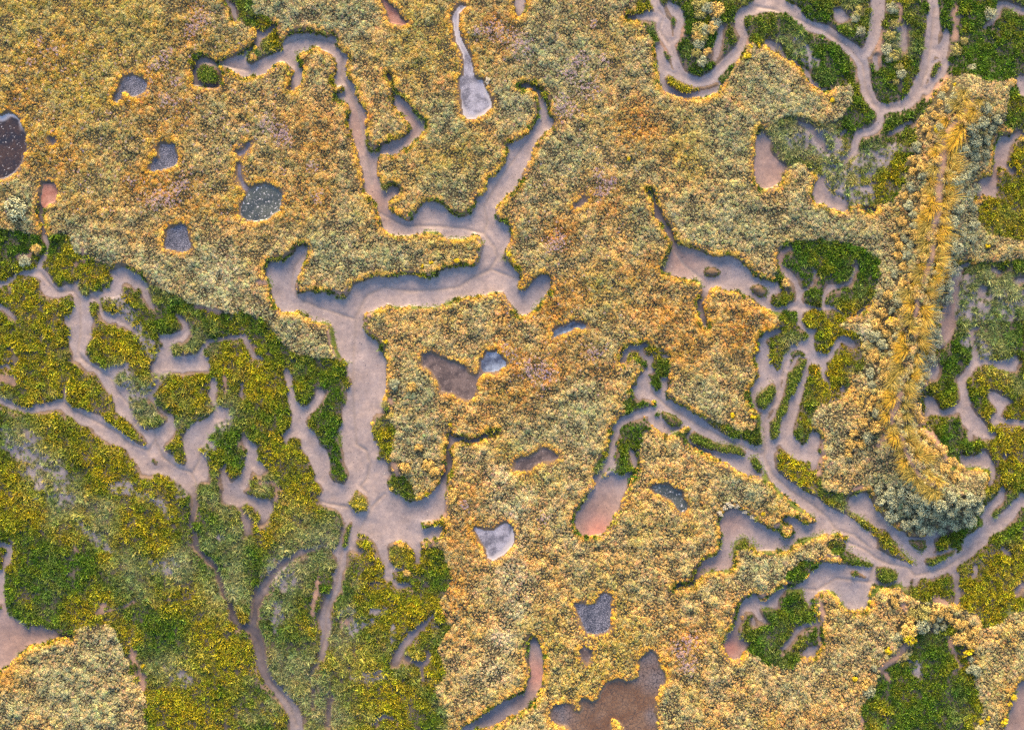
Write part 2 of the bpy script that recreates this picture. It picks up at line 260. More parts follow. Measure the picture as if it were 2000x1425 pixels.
B F 1785,648,14 1775,655,14
B F 1748,768,17 1738,792,21 1733,807,17 1730,830,9
B F 1720,850,11 1710,868,11
B F 1751,847,11 1758,879,9 1781,923,12 1798,938,18 1812,940,15
S F 1555,270,26 1600,270,30 1630,300,30 1650,330,26
S F 1560,100,14 1590,120,14 1560,78,10
S F 1680,330,30 1720,310,20 1750,290,12
S F 1625,340,30 1650,360,30 1690,380,26
S F 1760,60,14 1762,80,12
S F 1880,560,30 1890,600,40 1960,600,40 2000,590,40
S F 10,850,22 60,870,26 90,910,30 110,950,30 130,980,24
S F 300,690,14 220,570,12 180,580,10
S F 240,720,14 260,790,10 320,720,14
S F 540,1110,30 560,1140,20
S F 290,1110,22 340,1105,22
S F 330,1310,14 360,1330,16
S F 430,1050,8
S F 350,960,14 440,810,16
S F 1170,950,26 1190,920,24 1165,990,18
S F 1925,690,20 1890,660,16
S F 1420,1245,12 1440,1250,14
S F 1790,1300,14 1800,1320,10
S F 700,1010,1
A A2 300,390 400,365 430,340
A B2 1280,383 1400,415
A B2 1460,440 1570,438
A B2 1650,410 1700,470
A B2 960,945 1060,962
A B2 1180,960 1410,950 1480,905
A B2 330,990 400,1050 540,1075
A B2 570,1120 580,1230 620,1330
A B2 650,1370 690,1385
A B2 90,740 110,800
A B3 1360,752 1410,765 1430,800
A B3 1960,1000 2000,1010
A B3 230,900 160,970
A C2 625,560 635,650
A C2 350,1160 350,1260
A C2 650,290 670,320
A C3 1120,400 1180,420 1260,460 1270,500
A C3 1220,560 1300,575
A C3 1400,605 1560,640 1740,670
A C3 1790,750 1840,740
A C3 1890,820 1915,920
A C3 1860,470 1880,560
A C3 1665,1423 1690,1365 1740,1345 1800,1360 1850,1423
A C3 1550,1250 1555,1360 1560,1423
A C3 1960,180 1900,230 1850,270
A D3 1660,120 1670,20
A D3 1440,240 1500,225 1620,235
A D4 10,50 80,95 160,85 240,60
A C4 300,1380 420,1340 500,1310
A C4 570,1310 670,1360
A D4 700,60 800,130 860,180
A D4 1040,20 1120,110 1210,180
A D4 1480,90 1540,20
A D4 1260,60 1230,90
A D4 860,420 890,370 960,340 1080,340 1130,390
A D4 560,390 620,440 650,500
A D4 240,380 340,380 350,420
A D4 350,490 430,590
A D4 50,515 120,530
A D4 980,220 1050,250
A C4 1430,815 1540,825 1660,820 1740,840 1750,900
A C4 1500,720 1530,790
A C4 40,810 60,900
A C4 130,970 180,1040 280,1110 430,1190
A C4 180,1260 270,1270 260,1340 200,1350
A C4 1660,1230 1700,1260 1650,1190
A C4 690,1130 800,1200
A C4 1240,310 1265,380
A C4 320,600 350,520
A C4 10,440 40,620 20,670
A C4 110,180 140,220
A A4 860,60 840,230
A B4 70,810 80,870
A D4 1890,480 1930,530 1850,560
R F 700,330,5 706,370,6 730,410,5 790,440,7 850,440,7 905,445,7 945,455,7 965,480,8 972,500,8 955,527,8 925,540,8 895,560,7 850,565,8 800,568,8 750,560,8 715,575,8 695,615,8 690,680,8 688,730,8 690,800,7 695,868,6 715,880,6 722,905,6 715,935,5 703,950,4 715,962,4 722,990,4
R F 570,560,6 585,583,6 620,600,6 660,612,7 690,622,6
R F 750,965,5 725,990,5 712,1015,5 700,1040,5 690,1075,4
R F 945,455,6 952,430,6 945,400,5 975,350,5 1010,300,5 1050,240,5
R F 1045,545,4 1000,540,4 960,525,4
R F 590,970,3 640,985,3 680,990,3
R C1 600,0,10 690,60,12 820,150,12 880,260,12 950,340,10 1020,460,8 1150,540,8 1160,610,10 1100,700,12
R C1 0,300,16 110,365,14 300,345,14 460,320,12 560,400,12 700,470,12 850,550,12 960,640,12 1060,680,10 1100,690,10
R C1 1170,640,10 1210,740,12 1330,830,12 1430,860,14 1465,930,10 1450,1030,10
R C1 1500,650,12 1490,760,12 1440,850,12
R B1 285,690,12 340,760,12 420,840,12 540,840,10 585,900,10 590,1150,12 570,1300,12 640,1390,12
R B1 600,840,10 700,900,14 740,960,12
R B2 360,560,10 290,640,14 265,760,14 300,880,14 360,930,12
R A3 1110,60,8 1145,110,10 1110,210,10 1180,320,10
R A4 0,40,8 120,60,10 300,130,10 480,210,10 700,350,10 800,480,10 820,640,10 880,780,10
R A4 1340,50,8 1320,250,10 1290,500,10 1240,640,8
R C4 220,20,8 180,180,10 110,380,10 50,480,10 65,660,10 60,740,10 120,880,12 250,990,12 420,1100,12 540,1200,12 600,1290,10 740,1330,12 850,1423,12
R D4 690,20,10 830,80,12 900,140,10 1000,185,10 1140,210,12 1200,270,12 1420,215,14 1560,120,12
R D4 170,345,10 450,380,10 520,340,8 600,290,8 850,320,8 880,200,8
R D4 400,500,14 450,600,14 480,700,14
R B3 1230,540,10 1300,640,10 1420,740,10
R C3 1900,700,10 1910,790,10 1970,920,10
R C3 780,560,16 740,700,12 640,900,10
R C3 1020,140,14 1060,260,12 1180,370,14 1400,500,14 1680,640,14 1880,720,14
R A1 1520,450,10 1700,490,10 1850,520,10
R A2 200,330,14 330,280,14 500,290,12 600,330,10 650,420,10 640,560,10 700,660,10 770,850,10 800,1000,10 830,1180,10 870,1380,10
R D2 650,30,14 620,180,12 600,330,12 520,560,12 520,720,12 440,960,12
R D2 60,360,12 250,150,12 500,60,8
R D2 30,800,20 90,1050,20 240,1230,26 300,1400,26
R D1 1480,70,16 1630,250,16 1740,560,16 1930,760,22 1970,950,22
"""
TILE = {'F': (0, 0, 1.0)}  # origin and scale of each image tile, in image pixels
for _r, _y in zip('ABCD', (0, 350, 700, 1055)):
    for _c, _x in enumerate((0, 500, 1000, 1480)):
        TILE[_r + str(_c + 1)] = (_x, _y, 520 / 2000)


def trace_items():
    for ln in TRACE.strip().splitlines():
        op, sh, *pts = ln.split()
        x0, y0, s = TILE[sh]
        out = []
        for p in pts:
            q = [float(v) for v in p.split(',')]
            out.append([x0 + q[0] * s, y0 + q[1] * s] + [v * s for v in q[2:]])
        yield op, out


def tile(sh, u, v):
    x0, y0, s = TILE[sh]
    return x0 + u * s, y0 + v * s


# islets: (tile, outline, growth, label)
ISLETS = [
    ('C2', '750,980 830,1040 845,1080 830,1150 740,1155 690,1090 720,1040', 'mixed', 'rounded grassy islet alone in the wide mud junction, yellow-green on top'),
    ('C2', '710,1220 722,1240 692,1340 692,1410 640,1425 640,1370 670,1280', 'green', 'thin sliver of green islet just south-west of the mud junction'),
    ('B3', '1440,690 1470,660 1530,660 1580,690 1570,720 1520,735 1460,730', 'bare', 'oval bare mud islet ringed with green in the middle of the eastern pan'),
    ('B3', '1790,810 1820,785 1880,790 1925,830 1915,880 1870,890 1810,850', 'bare', 'brown mud islet at the narrow outlet of the eastern pan'),
    ('C3', '1120,395 1160,400 1230,430 1280,470 1270,505 1220,515 1170,490 1140,450 1115,410', 'algae', 'bright green algae-rimmed oval islet in the eastern creek bend'),
    ('C3', '1330,600 1370,540 1410,570 1480,600 1560,640 1700,655 1770,700 1750,740 1680,720 1560,700 1470,680 1370,640', 'green', 'long green bar of low plants lying along the eastern creek'),
    ('C3', '1790,760 1830,735 1870,770 1880,820 1900,870 1860,860 1820,820', 'green', 'short green tongue-shaped islet beside the four-way creek crossing'),
    ('A4', '1390,440 1370,520 1320,590 1300,560 1330,480', 'green', 'small leaf-shaped green islet in the north-eastern creek'),
    ('D4', '700,240 740,225 830,280 820,295 760,280 710,265', 'green', 'tiny sliver of green plants on the wide grey mud in the south-east'),
    ('D4', '900,200 950,195 1050,230 1060,280 1040,310 960,330 900,300', 'green', 'blocky green islet between the south-eastern mud flat and its creek'),
    ('A3', '1150,580 1180,550 1240,590 1330,630 1390,650 1480,635 1555,605 1560,635 1500,660 1400,680 1320,700 1220,665 1160,620', 'yellow', 'curved yellow-green bar lining the outside of the northern creek bend'),
    ('A1', '1480,510 1500,485 1560,480 1610,505 1640,540 1630,580 1640,620 1600,628 1500,612 1470,575', 'green', 'round dark green islet tucked in the dead end of the north-western creek'),
    ('C3', '1960,175 1990,200 1985,260 1960,330 1900,385 1850,370 1835,310 1860,260 1900,225', 'green', 'plump oval green islet between two grey threads of the eastern creek'),
    ('C4', '310,0 380,0 350,90 320,170 290,260 250,290 240,340 215,420 180,450 175,560 150,605 110,610 95,570 100,470 140,430 160,370 190,300 215,200 230,110 270,80', 'green', 'long narrow brown and green bar between two parallel eastern creeks'),
    ('D4', '1260,160 1270,140 1400,110 1510,60 1480,110 1400,150 1330,190 1270,195', 'green', 'pointed green spit at the fork of the south-eastern creeks'),
    ('D4', '1140,0 1280,0 1270,60 1230,90 1190,60 1150,30', 'algae', 'small brown hummock rimmed with bright green between the two south-eastern inlets'),
    ('C1', '1130,745 1145,740 1175,780 1180,805 1160,810 1140,785', 'bare', 'small dark log-like mud lump on the grey flat in the west'),
]

# pans and pools: (tile, outline, kind, floor height, label)
POOLS = [
    ('A1', '-200,800 0,865 50,845 100,855 140,900 160,960 190,1020 185,1080 185,1130 150,1220 100,1290 60,1320 -40,1350 -200,1250', 'dark', 'large dark brown pool with a white rim at the left edge'),
    ('A1', '950,575 1000,565 1060,590 1095,620 1090,670 1060,700 1010,725 975,715 950,680 915,690 895,760 855,770 860,710 880,690 905,630 920,590', 'cracked', 'dried blue-grey pan with a hooked tail in the north-west'),
    ('A1', '1195,1085 1310,1080 1305,1120 1330,1170 1330,1220 1290,1250 1220,1270 1130,1280 1125,1240 1150,1210 1150,1185 1195,1190 1190,1140', 'cracked', 'square-topped grey mud pan south of the hooked pan'),
    ('F', '483,373 470,402 470,420 481,428 499,431 523,427 534,415 544,410 547,397 549,379 541,368 528,362 515,359 500,363 488,368', 'green', 'round grey-green pool flecked with white foam'),
    ('A1', '1860,1060 1880,1080 1830,1150 1790,1170 1778,1140 1830,1120', 'violet', 'tiny violet pool north of the round foam-flecked pool'),
    ('F', '464,320 468,320 470,340 475,357 484,366 482,375 475,368 465,350 462,332', 'violet', 'thin curved pool leading into the round foam-flecked pool'),
    ('B1', '1355,335 1385,350 1405,400 1410,450 1430,480 1420,520 1370,545 1320,530 1240,515 1230,465 1250,430 1255,375 1300,360', 'cracked', 'dark blue star-shaped pan with crinkled mud'),
    ('B1', '315,30 400,25 420,90 405,160 350,185 320,215 298,190 300,110', 'red', 'red mud pit above the western creek head'),
    ('A2', '930,-40 1000,30 1050,70 1080,130 1140,175 1100,180 1010,165 990,110 970,50', 'red', 'wedge of reddish mud at the top edge'),
    ('A2', '1530,30 1560,45 1620,25 1560,60 1520,100 1515,180 1530,270 1570,350 1600,410 1620,480 1635,570 1660,595 1700,600 1710,640 1750,720 1770,790 1730,840 1650,890 1590,890 1550,850 1540,760 1530,660 1530,580 1560,560 1560,470 1545,390 1500,310 1480,200 1470,120 1500,70', 'salt', 'long spoon-shaped pale salt pan at the top centre'),
    ('F', '825,693 838,687 854,696 880,706 903,714 906,713 913,729 924,735 934,729 939,718 939,705 952,688 968,688 978,698 989,711 971,721 958,725 945,725 932,739 929,757 924,775 913,779 900,775 885,766 861,762 860,752 851,734 838,718 825,713', 'brown', 'heart-shaped brown pan in the centre of the golden marsh'),
    ('F', '940,704 952,687 968,686 979,697 990,711 972,722 958,726 945,726 939,718', 'arm', 'small blue-grey arm on the right of the heart-shaped pan'),
    ('F', '947,1035 963,1035 976,1025 989,1020 999,1028 1004,1048 1001,1065 984,1081 962,1093 952,1089 948,1071 938,1055 930,1040 920,1027', 'salt', 'white crusted oval pan south of the heart-shaped pan'),
    ('C3', '25,780 90,740 140,740 190,700 250,670 300,695 350,740 290,765 230,765 170,790 130,835 70,840 20,835', 'brown', 'slug-shaped brown-violet pan between two salt pans'),
    ('C3', '1045,965 1100,945 1170,950 1220,980 1270,1000 1280,1050 1310,1090 1310,1130 1270,1150 1240,1120 1200,1060 1140,1030 1080,1005', 'green', 'crescent-shaped grey-green pool'),
    ('B3', '310,1140 350,1110 420,1090 450,1065 530,1080 560,1100 540,1120 470,1110 430,1140 350,1160 310,1190 270,1205 310,1180', 'blue', 'narrow blue pool mirroring the pale sky'),
    ('B3', '440,220 490,180 550,130 558,160 500,200', 'brown', 'tiny brown hollow in the middle of the golden marsh'),
    ('D3', '470,480 530,475 560,490 620,480 650,440 660,410 690,400 745,420 735,470 740,540 735,590 730,660 690,690 620,700 560,690 530,640 520,590 490,530', 'cracked', 'eared grey-blue pan of crinkled mud at the bottom centre'),
    ('D3', '510,830 545,800 595,830 585,880 565,915 530,890', 'brown', 'small brown hole below the eared pan'),
    ('D3', '1045,825 1080,870 1100,950 1140,1000 1150,1070 1110,1080 1090,1160 1070,1220 1060,1290 1090,1350 1070,1380 1090,1440 1090,1700 860,1700 850,1423 830,1380 780,1340 740,1340 735,1423 735,1700 450,1700 450,1423 430,1390 330,1370 300,1350 295,1310 330,1240 380,1230 440,1240 450,1290 510,1300 540,1260 510,1200 560,1190 600,1220 660,1190 670,1140 720,1070 760,1060 800,1040 850,1065 950,1040 965,960 970,880 1010,870', 'pond', 'large brown pond with cracked mud plates at the bottom edge'),
    ('A1', '375,1040 395,1030 410,1050 405,1075 385,1080 372,1060', 'brown', 'tiny dark hole right of the large dark pool'),
]

# tint: (x, y, radius, palette)
HIGH_TINT = """
o 390 40 45|o 100 110 60|o 330 215 70|o 285 200 40|o 50 200 50|o 968 65 50|o 285 365 55|o 345 376 60|o 600 290 70|o 1180 365 45|o 1100 465 45|o 1045 760 80|o 1000 690 40|o 908 960 35|o 900 1050 40|o 22 1335 36|o 1330 1270 50|o 540 400 40|o 620 370 40|o 1080 600 60|o 1120 690 60|o 1270 560 60|o 1330 640 70|o 1250 250 50|o 1450 650 50|o 890 1130 40|o 1020 560 30|o 120 300 60|o 580 250 40
y 60 30 80|y 190 20 60|y 140 150 80|y 830 60 60|y 820 110 50|y 1345 280 50|y 1350 310 40|y 1060 1250 50|y 1140 1330 60|y 1210 1260 60|y 1160 1400 40|y 1170 560 35|y 1710 700 36|y 1720 780 36|y 430 110 50|y 900 100 50|y 890 300 60|y 480 380 40|y 1000 880 30|y 1030 930 30|y 260 40 60|y 1180 1180 50
g 60 400 45|g 150 470 40|g 210 490 40|g 300 530 46|g 400 580 50|g 500 625 40|g 560 655 40|g 620 670 30|g 400 510 50|g 690 30 40|g 540 40 50|g 640 60 50|g 1880 470 45|g 1865 600 36|g 1870 350 40|g 1880 420 40|g 1860 530 40|g 1860 680 40|g 1810 1000 90|g 1900 1010 50|g 1740 960 50|g 1640 440 40|g 800 860 50|g 820 760 40|g 450 20 40|g 870 240 40|g 1010 200 40|g 1420 260 50|g 1550 900 50|g 1600 860 50|g 1790 760 40|g 1780 840 30|g 880 380 40|g 760 500 40|g 700 540 50|g 640 490 40|g 1500 180 50|g 1560 210 40|g 1480 450 50|g 1430 420 40|g 1640 550 30|g 1680 560 40|g 1700 480 40|g 1130 780 40|g 1290 780 40|g 1370 790 40|g 1450 960 40|g 1480 1100 50|g 1500 1140 40|g 200 1280 50|g 130 1340 60|g 180 1400 60|g 20 1380 30|g 1060 100 50|g 1100 130 50|g 1100 300 40|g 1380 480 60|g 1300 450 40|g 1580 420 50|g 1100 820 60|g 1040 860 50
p 985 930 24|p 1000 990 28|p 985 1060 30|p 1000 1130 30|p 1010 1190 26|p 985 1250 26|p 965 1310 26|p 1030 960 20|p 430 540 40|p 1700 720 26|p 1690 650 26|p 900 860 20
"""
LOW_TINT = """
g 100 1130 70|g 60 1100 50|g 150 1100 50|g 30 1140 40|g 330 1240 40|g 1580 520 60|g 1640 505 50|g 1690 520 40|g 1880 700 36|g 1870 770 36|g 1840 850 40|g 1900 40 90|g 1960 120 90|g 1860 130 60|g 1850 1330 80|g 1820 1380 60|g 1760 1340 40|g 30 480 40|g 20 430 40|g 330 600 40|g 480 650 40|g 560 680 50|g 610 720 50|g 640 760 40|g 1420 120 40|g 1340 60 40|g 1570 40 40|g 1620 110 40|g 1640 150 40|g 1760 170 60|g 1700 240 50|g 1740 200 40|g 640 900 40|g 660 860 30|g 330 640 30|g 420 1100 40|g 1980 640 40|g 1250 830 40|g 1230 890 40|g 1510 1200 40|g 1480 1290 40|g 1900 1050 40|g 1380 100 40|g 1560 560 30|g 1600 1120 30
y 50 600 70|y 40 690 60|y 90 650 40|y 230 660 50|y 270 690 40|y 360 760 40|y 380 730 30|y 230 890 80|y 180 840 50|y 280 1020 70|y 300 960 50|y 90 800 50|y 480 720 60|y 540 740 50|y 560 890 45|y 590 960 45|y 560 1010 40|y 750 1130 60|y 720 1080 40|y 790 1180 50|y 20 950 50|y 60 1000 40|y 140 1040 40|y 370 1170 40|y 400 1230 40|y 150 1190 30|y 200 1180 30|y 1950 400 70|y 1980 330 40|y 1930 740 40|y 1950 830 50|y 1960 900 40|y 1960 1100 40|y 1960 1180 50|y 1980 1250 40|y 370 1360 70|y 420 1300 50|y 340 1400 60|y 1660 620 30|y 1640 660 40|y 1620 720 40|y 1630 770 30|y 1740 330 30|y 1710 370 30|y 130 530 24|y 170 540 20|y 740 850 30|y 760 1040 30|y 800 1090 40|y 830 1200 40|y 600 960 40|y 1540 910 30|y 1570 930 30|y 1600 700 30|y 1900 1140 50|y 870 1000 40|y 840 960 30|y 700 1300 50|y 760 1380 50|y 840 1300 30|y 1900 1300 40|y 1880 1200 40|y 160 740 50|y 200 790 40|y 1750 490 14
w 1600 280 50|w 1550 280 40|w 1640 330 40|w 1900 600 60|w 1970 590 50|w 1560 90 26|w 1530 80 20|w 40 850 40|w 80 910 40|w 130 980 40|w 200 1010 30|w 620 1060 50|w 580 1030 40|w 450 1090 40|w 430 1150 50|w 560 1120 50|w 540 1180 40|w 600 1340 60|w 680 1290 40|w 560 1300 50|w 640 1400 40|w 270 800 30|w 240 740 26|w 330 1300 40|w 420 1060 30|w 310 720 20|w 480 560 30|w 1700 310 30|w 1170 950 40|w 1760 90 24|w 1920 560 40|w 1940 650 40|w 350 1110 40|w 260 1130 40|w 430 800 30|w 360 660 26|w 320 560 30
"""
# wrack of sea lavender in flower
LAVENDER = '395 38 26|375 60 16|330 195 18|275 168 12|300 130 14|330 100 10|545 260 24|560 270 18|520 240 18|615 325 14|968 60 26|1010 80 20|1020 95 20|1110 145 20|1180 120 14|1160 48 10|1080 480 20|1095 465 16|1180 370 20|1195 358 14|1170 340 14|1360 35 12|1375 30 12|330 380 26|300 390 20|360 360 20|990 690 18|1160 690 18|1060 730 30|1030 720 20|1330 1270 26|1345 1300 20|1350 1250 18|290 160 10|320 120 14|345 160 10|480 250 8|255 355 10|620 385 14|905 985 12|1060 1010 14|1100 210 30|1150 170 24|1130 120 20|110 100 10|60 120 10|80 80 8|930 60 14|1490 540 10'
# ---------------------------------------------------------------- constants
U = 0.04                                 # metres per image pixel
CELL = 2.0                               # image pixels per grid cell
PAD = 80                                 # cells of marsh beyond the image on every side
NX, NY = 1000, 713
GW, GH = NX + 2 * PAD, NY + 2 * PAD
RNG = np.random.default_rng(7)
scene = bpy.context.scene
ROOT = scene.collection


def wx(x):
    return (np.asarray(x, float) - 1000.0) * U


def wy(y):
    return (712.5 - np.asarray(y, float)) * U


# ---------------------------------------------------------------- numeric helpers
def noise(shape, wl, seed):
    r = np.random.default_rng(seed)
    h, w = shape
    gh, gw = int(h / wl) + 4, int(w / wl) + 4
    g = r.random((gh, gw))
    y = np.arange(h) / wl; x = np.arange(w) / wl
    yi = y.astype(int); xi = x.astype(int)
    fy = y - yi; fx = x - xi
    fy = fy * fy * (3 - 2 * fy); fx = fx * fx * (3 - 2 * fx)
    a = g[yi][:, xi]; b = g[yi][:, xi + 1]; c = g[yi + 1][:, xi]; d = g[yi + 1][:, xi + 1]
    fx = fx[None, :]; fy = fy[:, None]
    return (a * (1 - fx) + b * fx) * (1 - fy) + (c * (1 - fx) + d * fx) * fy - 0.5


def fbm(shape, wl, seed, octs=3):
    out = 0; amp = 1.0
    for k in range(octs):
        out = out + amp * noise(shape, wl / 2 ** k, seed + 31 * k); amp *= 0.55
    return out


def blur(a, s):
    n = int(3 * s + 1)
    k = np.exp(-0.5 * (np.arange(-n, n + 1) / s) ** 2); k /= k.sum()
    p = np.pad(a, ((n, n), (0, 0)), mode='edge')
    a = sum(k[i] * p[i:i + a.shape[0]] for i in range(2 * n + 1))
    p = np.pad(a, ((0, 0), (n, n)), mode='edge')
    return sum(k[i] * p[:, i:i + a.shape[1]] for i in range(2 * n + 1))


def fill_poly(mask, pts, val=True):
    """Even-odd fill of an image-pixel polygon into the padded grid."""
    P = np.array(pts)[:, :2] / CELL + PAD
    y0 = max(0, int(P[:, 1].min())); y1 = min(GH - 1, int(P[:, 1].max()) + 1)
    A = P; B = np.roll(P, -1, axis=0)
    for r in range(y0, y1 + 1):
        t = r + 0.0
        c = (A[:, 1] <= t) != (B[:, 1] <= t)
        if not c.any():
            continue
        xs = np.sort(A[c, 0] + (t - A[c, 1]) / (B[c, 1] - A[c, 1]) * (B[c, 0] - A[c, 0]))
        for k in range(0, len(xs) - 1, 2):
            i0 = max(0, int(np.ceil(xs[k]))); i1 = min(GW - 1, int(np.floor(xs[k + 1])))
            if i1 >= i0:
                mask[r, i0:i1 + 1] = val


def line_field(pts, reach=None):
    """Yield (slice, distance, half width) of every segment of an image-pixel polyline, in cells."""
    for a, b in zip(pts[:-1], pts[1:]):
        ax, ay = a[0] / CELL + PAD, a[1] / CELL + PAD
        bx, by = b[0] / CELL + PAD, b[1] / CELL + PAD
        wa = (a[2] if len(a) > 2 else 4) / 2 / CELL; wb = (b[2] if len(b) > 2 else 4) / 2 / CELL
        m = (reach or max(wa, wb)) + 2
        x0 = max(0, int(min(ax, bx) - m)); x1 = min(GW, int(max(ax, bx) + m) + 2)
        y0 = max(0, int(min(ay, by) - m)); y1 = min(GH, int(max(ay, by) + m) + 2)
        if x1 <= x0 or y1 <= y0:
            continue
        X, Y = np.meshgrid(np.arange(x0, x1), np.arange(y0, y1))
        dx, dy = bx - ax, by - ay
        t = np.clip(((X - ax) * dx + (Y - ay) * dy) / (dx * dx + dy * dy + 1e-9), 0, 1)
        d = np.hypot(X - ax - t * dx, Y - ay - t * dy)
        yield (slice(y0, y1), slice(x0, x1)), d, wa + (wb - wa) * t


def draw_line(mask, pts, val=True, minw=0.0):
    for sl, d, w in line_field(pts):
        mask[sl][d <= np.maximum(w, minw)] = val


def nearest(seed):
    """Jump flooding: index of the nearest seed cell and the distance to it, in cells."""
    h, w = seed.shape
    R, Cc = np.meshgrid(np.arange(h), np.arange(w), indexing='ij')
    R = R.astype(np.int32); Cc = Cc.astype(np.int32)
    sr = np.where(seed, R, -9999); sc = np.where(seed, Cc, -9999)
    best = (R - sr).astype(np.float32) ** 2 + (Cc - sc).astype(np.float32) ** 2
    for st in (64, 32, 16, 8, 4, 2, 1, 1):
        for dr in (-st, 0, st):
            for dc in (-st, 0, st):
                if dr == 0 and dc == 0:
                    continue
                ys = slice(max(0, dr), h + min(0, dr)); yd = slice(max(0, -dr), h + min(0, -dr))
                xs = slice(max(0, dc), w + min(0, dc)); xd = slice(max(0, -dc), w + min(0, -dc))
                cr = sr[ys, xs]; cc = sc[ys, xs]
                d = (R[yd, xd] - cr).astype(np.float32) ** 2 + (Cc[yd, xd] - cc).astype(np.float32) ** 2
                u = d < best[yd, xd]
                best[yd, xd][u] = d[u]; sr[yd, xd][u] = cr[u]; sc[yd, xd][u] = cc[u]
    return sr, sc, np.sqrt(best)


def smooth(x):
    x = np.clip(x, 0, 1)
    return x * x * (3 - 2 * x)


def lerp(a, b, t):
    return a + (b - a) * t


# ---------------------------------------------------------------- rasterise the traced outlines
mud = np.zeros((GH, GW), bool); low = np.zeros((GH, GW), bool)
bare = np.zeros((GH, GW)); sparse = np.zeros((GH, GW)); rill = np.zeros((GH, GW)); alg = np.zeros((GH, GW))
items = list(trace_items())
for op, pts in items:
    if op == 'G': fill_poly(low, pts)
for op, pts in items:
    if op == 'H': fill_poly(low, pts, False)
for op, pts in items:
    if op == 'M': fill_poly(mud, pts)
    elif op == 'L': draw_line(mud, pts, True, 2.0)
for op, pts in items:
    if op == 'V': fill_poly(mud, pts, False)
    elif op == 'B':
        for sl, d, w in line_field(pts):
            bare[sl] = np.maximum(bare[sl], smooth((w - d) / np.maximum(w * 0.9, 1.5) + 0.25))
    elif op == 'S':
        for sl, d, w in line_field(pts + [pts[-1][:]] if len(pts) > 1 else [pts[0], [pts[0][0] + 1, pts[0][1], pts[0][2]]]):
            sparse[sl] = np.maximum(sparse[sl], smooth(1.5 - d / np.maximum(2 * w, 1)))
    elif op == 'R':
        for sl, d, w in line_field(pts, 14):
            rill[sl] = np.maximum(rill[sl], np.exp(-0.5 * (d / np.maximum(w * 0.6, 0.9)) ** 2))
    elif op == 'A':
        for sl, d, w in line_field(pts, 12):
            alg[sl] = np.maximum(alg[sl], smooth(1.25 - d / 3.0))
S2 = (GH, GW)
alg *= smooth(.75 + 1.5 * noise(S2, 7, 77))
crinkle = 0.30 * noise(S2, 9, 1) + 0.26 * noise(S2, 4.2, 2) + 0.16 * noise(S2, 20, 3)


def ragged(m, s=1.15, k=1.0):
    return blur(m.astype(float), s) + k * crinkle > 0.5


def edge_extend(a):
    c = a[PAD:PAD + NY, PAD:PAD + NX]
    return np.pad(c, PAD, mode='edge')


mud = edge_extend(ragged(mud, 1.1, 0.85))
low_f = blur(ragged(edge_extend(low), 2.5).astype(float), 3.0)
cls = np.where(mud, 1, 0).astype(np.int32)           # 0 marsh, 1 mud, 100+ islets, 200+ pools
islet_pts = []
for i, (sh, txt, growth, label) in enumerate(ISLETS):
    pts = [tile(sh, *map(float, p.split(','))) for p in txt.split()]
    m = np.zeros(S2, bool); fill_poly(m, pts)
    m = ragged(m, 1.0, 0.6)
    ring = blur(m.astype(float), 2.0) > 0.06          # the mud that sets the islet apart
    cls[ring & (cls < 100)] = 1
    cls[m] = 100 + i
    islet_pts.append(pts)
for i, (sh, txt, kind, label) in enumerate(POOLS):
    pts = [tile(sh, *map(float, p.split(','))) for p in txt.split()]
    m = np.zeros(S2, bool); fill_poly(m, pts)
    cls[ragged(m, 0.9, 0.7)] = 200 + i
# bank-edge mud in sparse places stays land
pool = cls >= 200; islet = (cls >= 100) & (cls < 200); mud = cls == 1
wet = mud | pool
POOLZ = {'dark': 0.16, 'cracked': 0.24, 'green': 0.2, 'violet': 0.22, 'red': 0.1, 'salt': 0.24, 'brown': 0.24, 'arm': 0.23, 'blue': 0.2, 'pond': 0.22}

# ---------------------------------------------------------------- heights
floor = np.zeros(S2)
for i, p in enumerate(POOLS):
    floor[cls == 200 + i] = POOLZ[p[2]]
sr, sc, dist_wet = nearest(wet)
dist_wet = dist_wet * CELL * U                        # metres from wet ground
near_floor = floor[np.clip(sr, 0, GH - 1), np.clip(sc, 0, GW - 1)]
near_pool = pool[np.clip(sr, 0, GH - 1), np.clip(sc, 0, GW - 1)]
_, _, dist_land = nearest(~wet)
dist_land = dist_land * CELL * U
BERM = [(1892, 190), (1868, 235), (1835, 285), (1826, 340), (1821, 400), (1810, 460), (1805, 520), (1785, 580), (1776, 640),
        (1765, 700), (1745, 775), (1735, 810), (1752, 860), (1785, 925), (1835, 957), (1890, 960)]
dberm = np.full(S2, 1e3)
for sl, d, w in line_field([list(p) for p in BERM], 90):
    dberm[sl] = np.minimum(dberm[sl], d)
dberm *= CELL * U
berm = 1.3 * np.exp(-0.5 * (dberm / 1.7) ** 2)
berm *= smooth(dist_wet / 1.6)
top = lerp(0.37, 0.17, low_f) + 0.10 * noise(S2, 28, 5) + lerp(0.17, 0.07, low_f) * noise(S2, 9, 6) + lerp(0.07, .05, low_f) * noise(S2, 5, 66)
top = np.where(islet, 0.26 + 0.05 * noise(S2, 9, 6), top)
bankw = lerp(0.26, 0.36, low_f) + 0.12 * noise(S2, 18, 7)
prof = smooth((dist_wet - 0.02) / bankw)
land = lerp(near_floor + 0.0, np.maximum(top, near_floor + 0.08), prof) + berm * prof
bed = -0.015 - 0.09 * smooth(dist_land / 1.6) + 0.03 * noise(S2, 40, 8) + 0.02 * noise(S2, 12, 9)
bed -= 0.05 * rill
bed += 0.05 * np.exp(-0.5 * (dist_land / 0.15) ** 2)
zfld = np.where(mud, bed, land)
zfld = np.where(pool, floor, zfld)
zs = blur(zfld, 0.7)
zfld = np.where(pool, floor, zs)

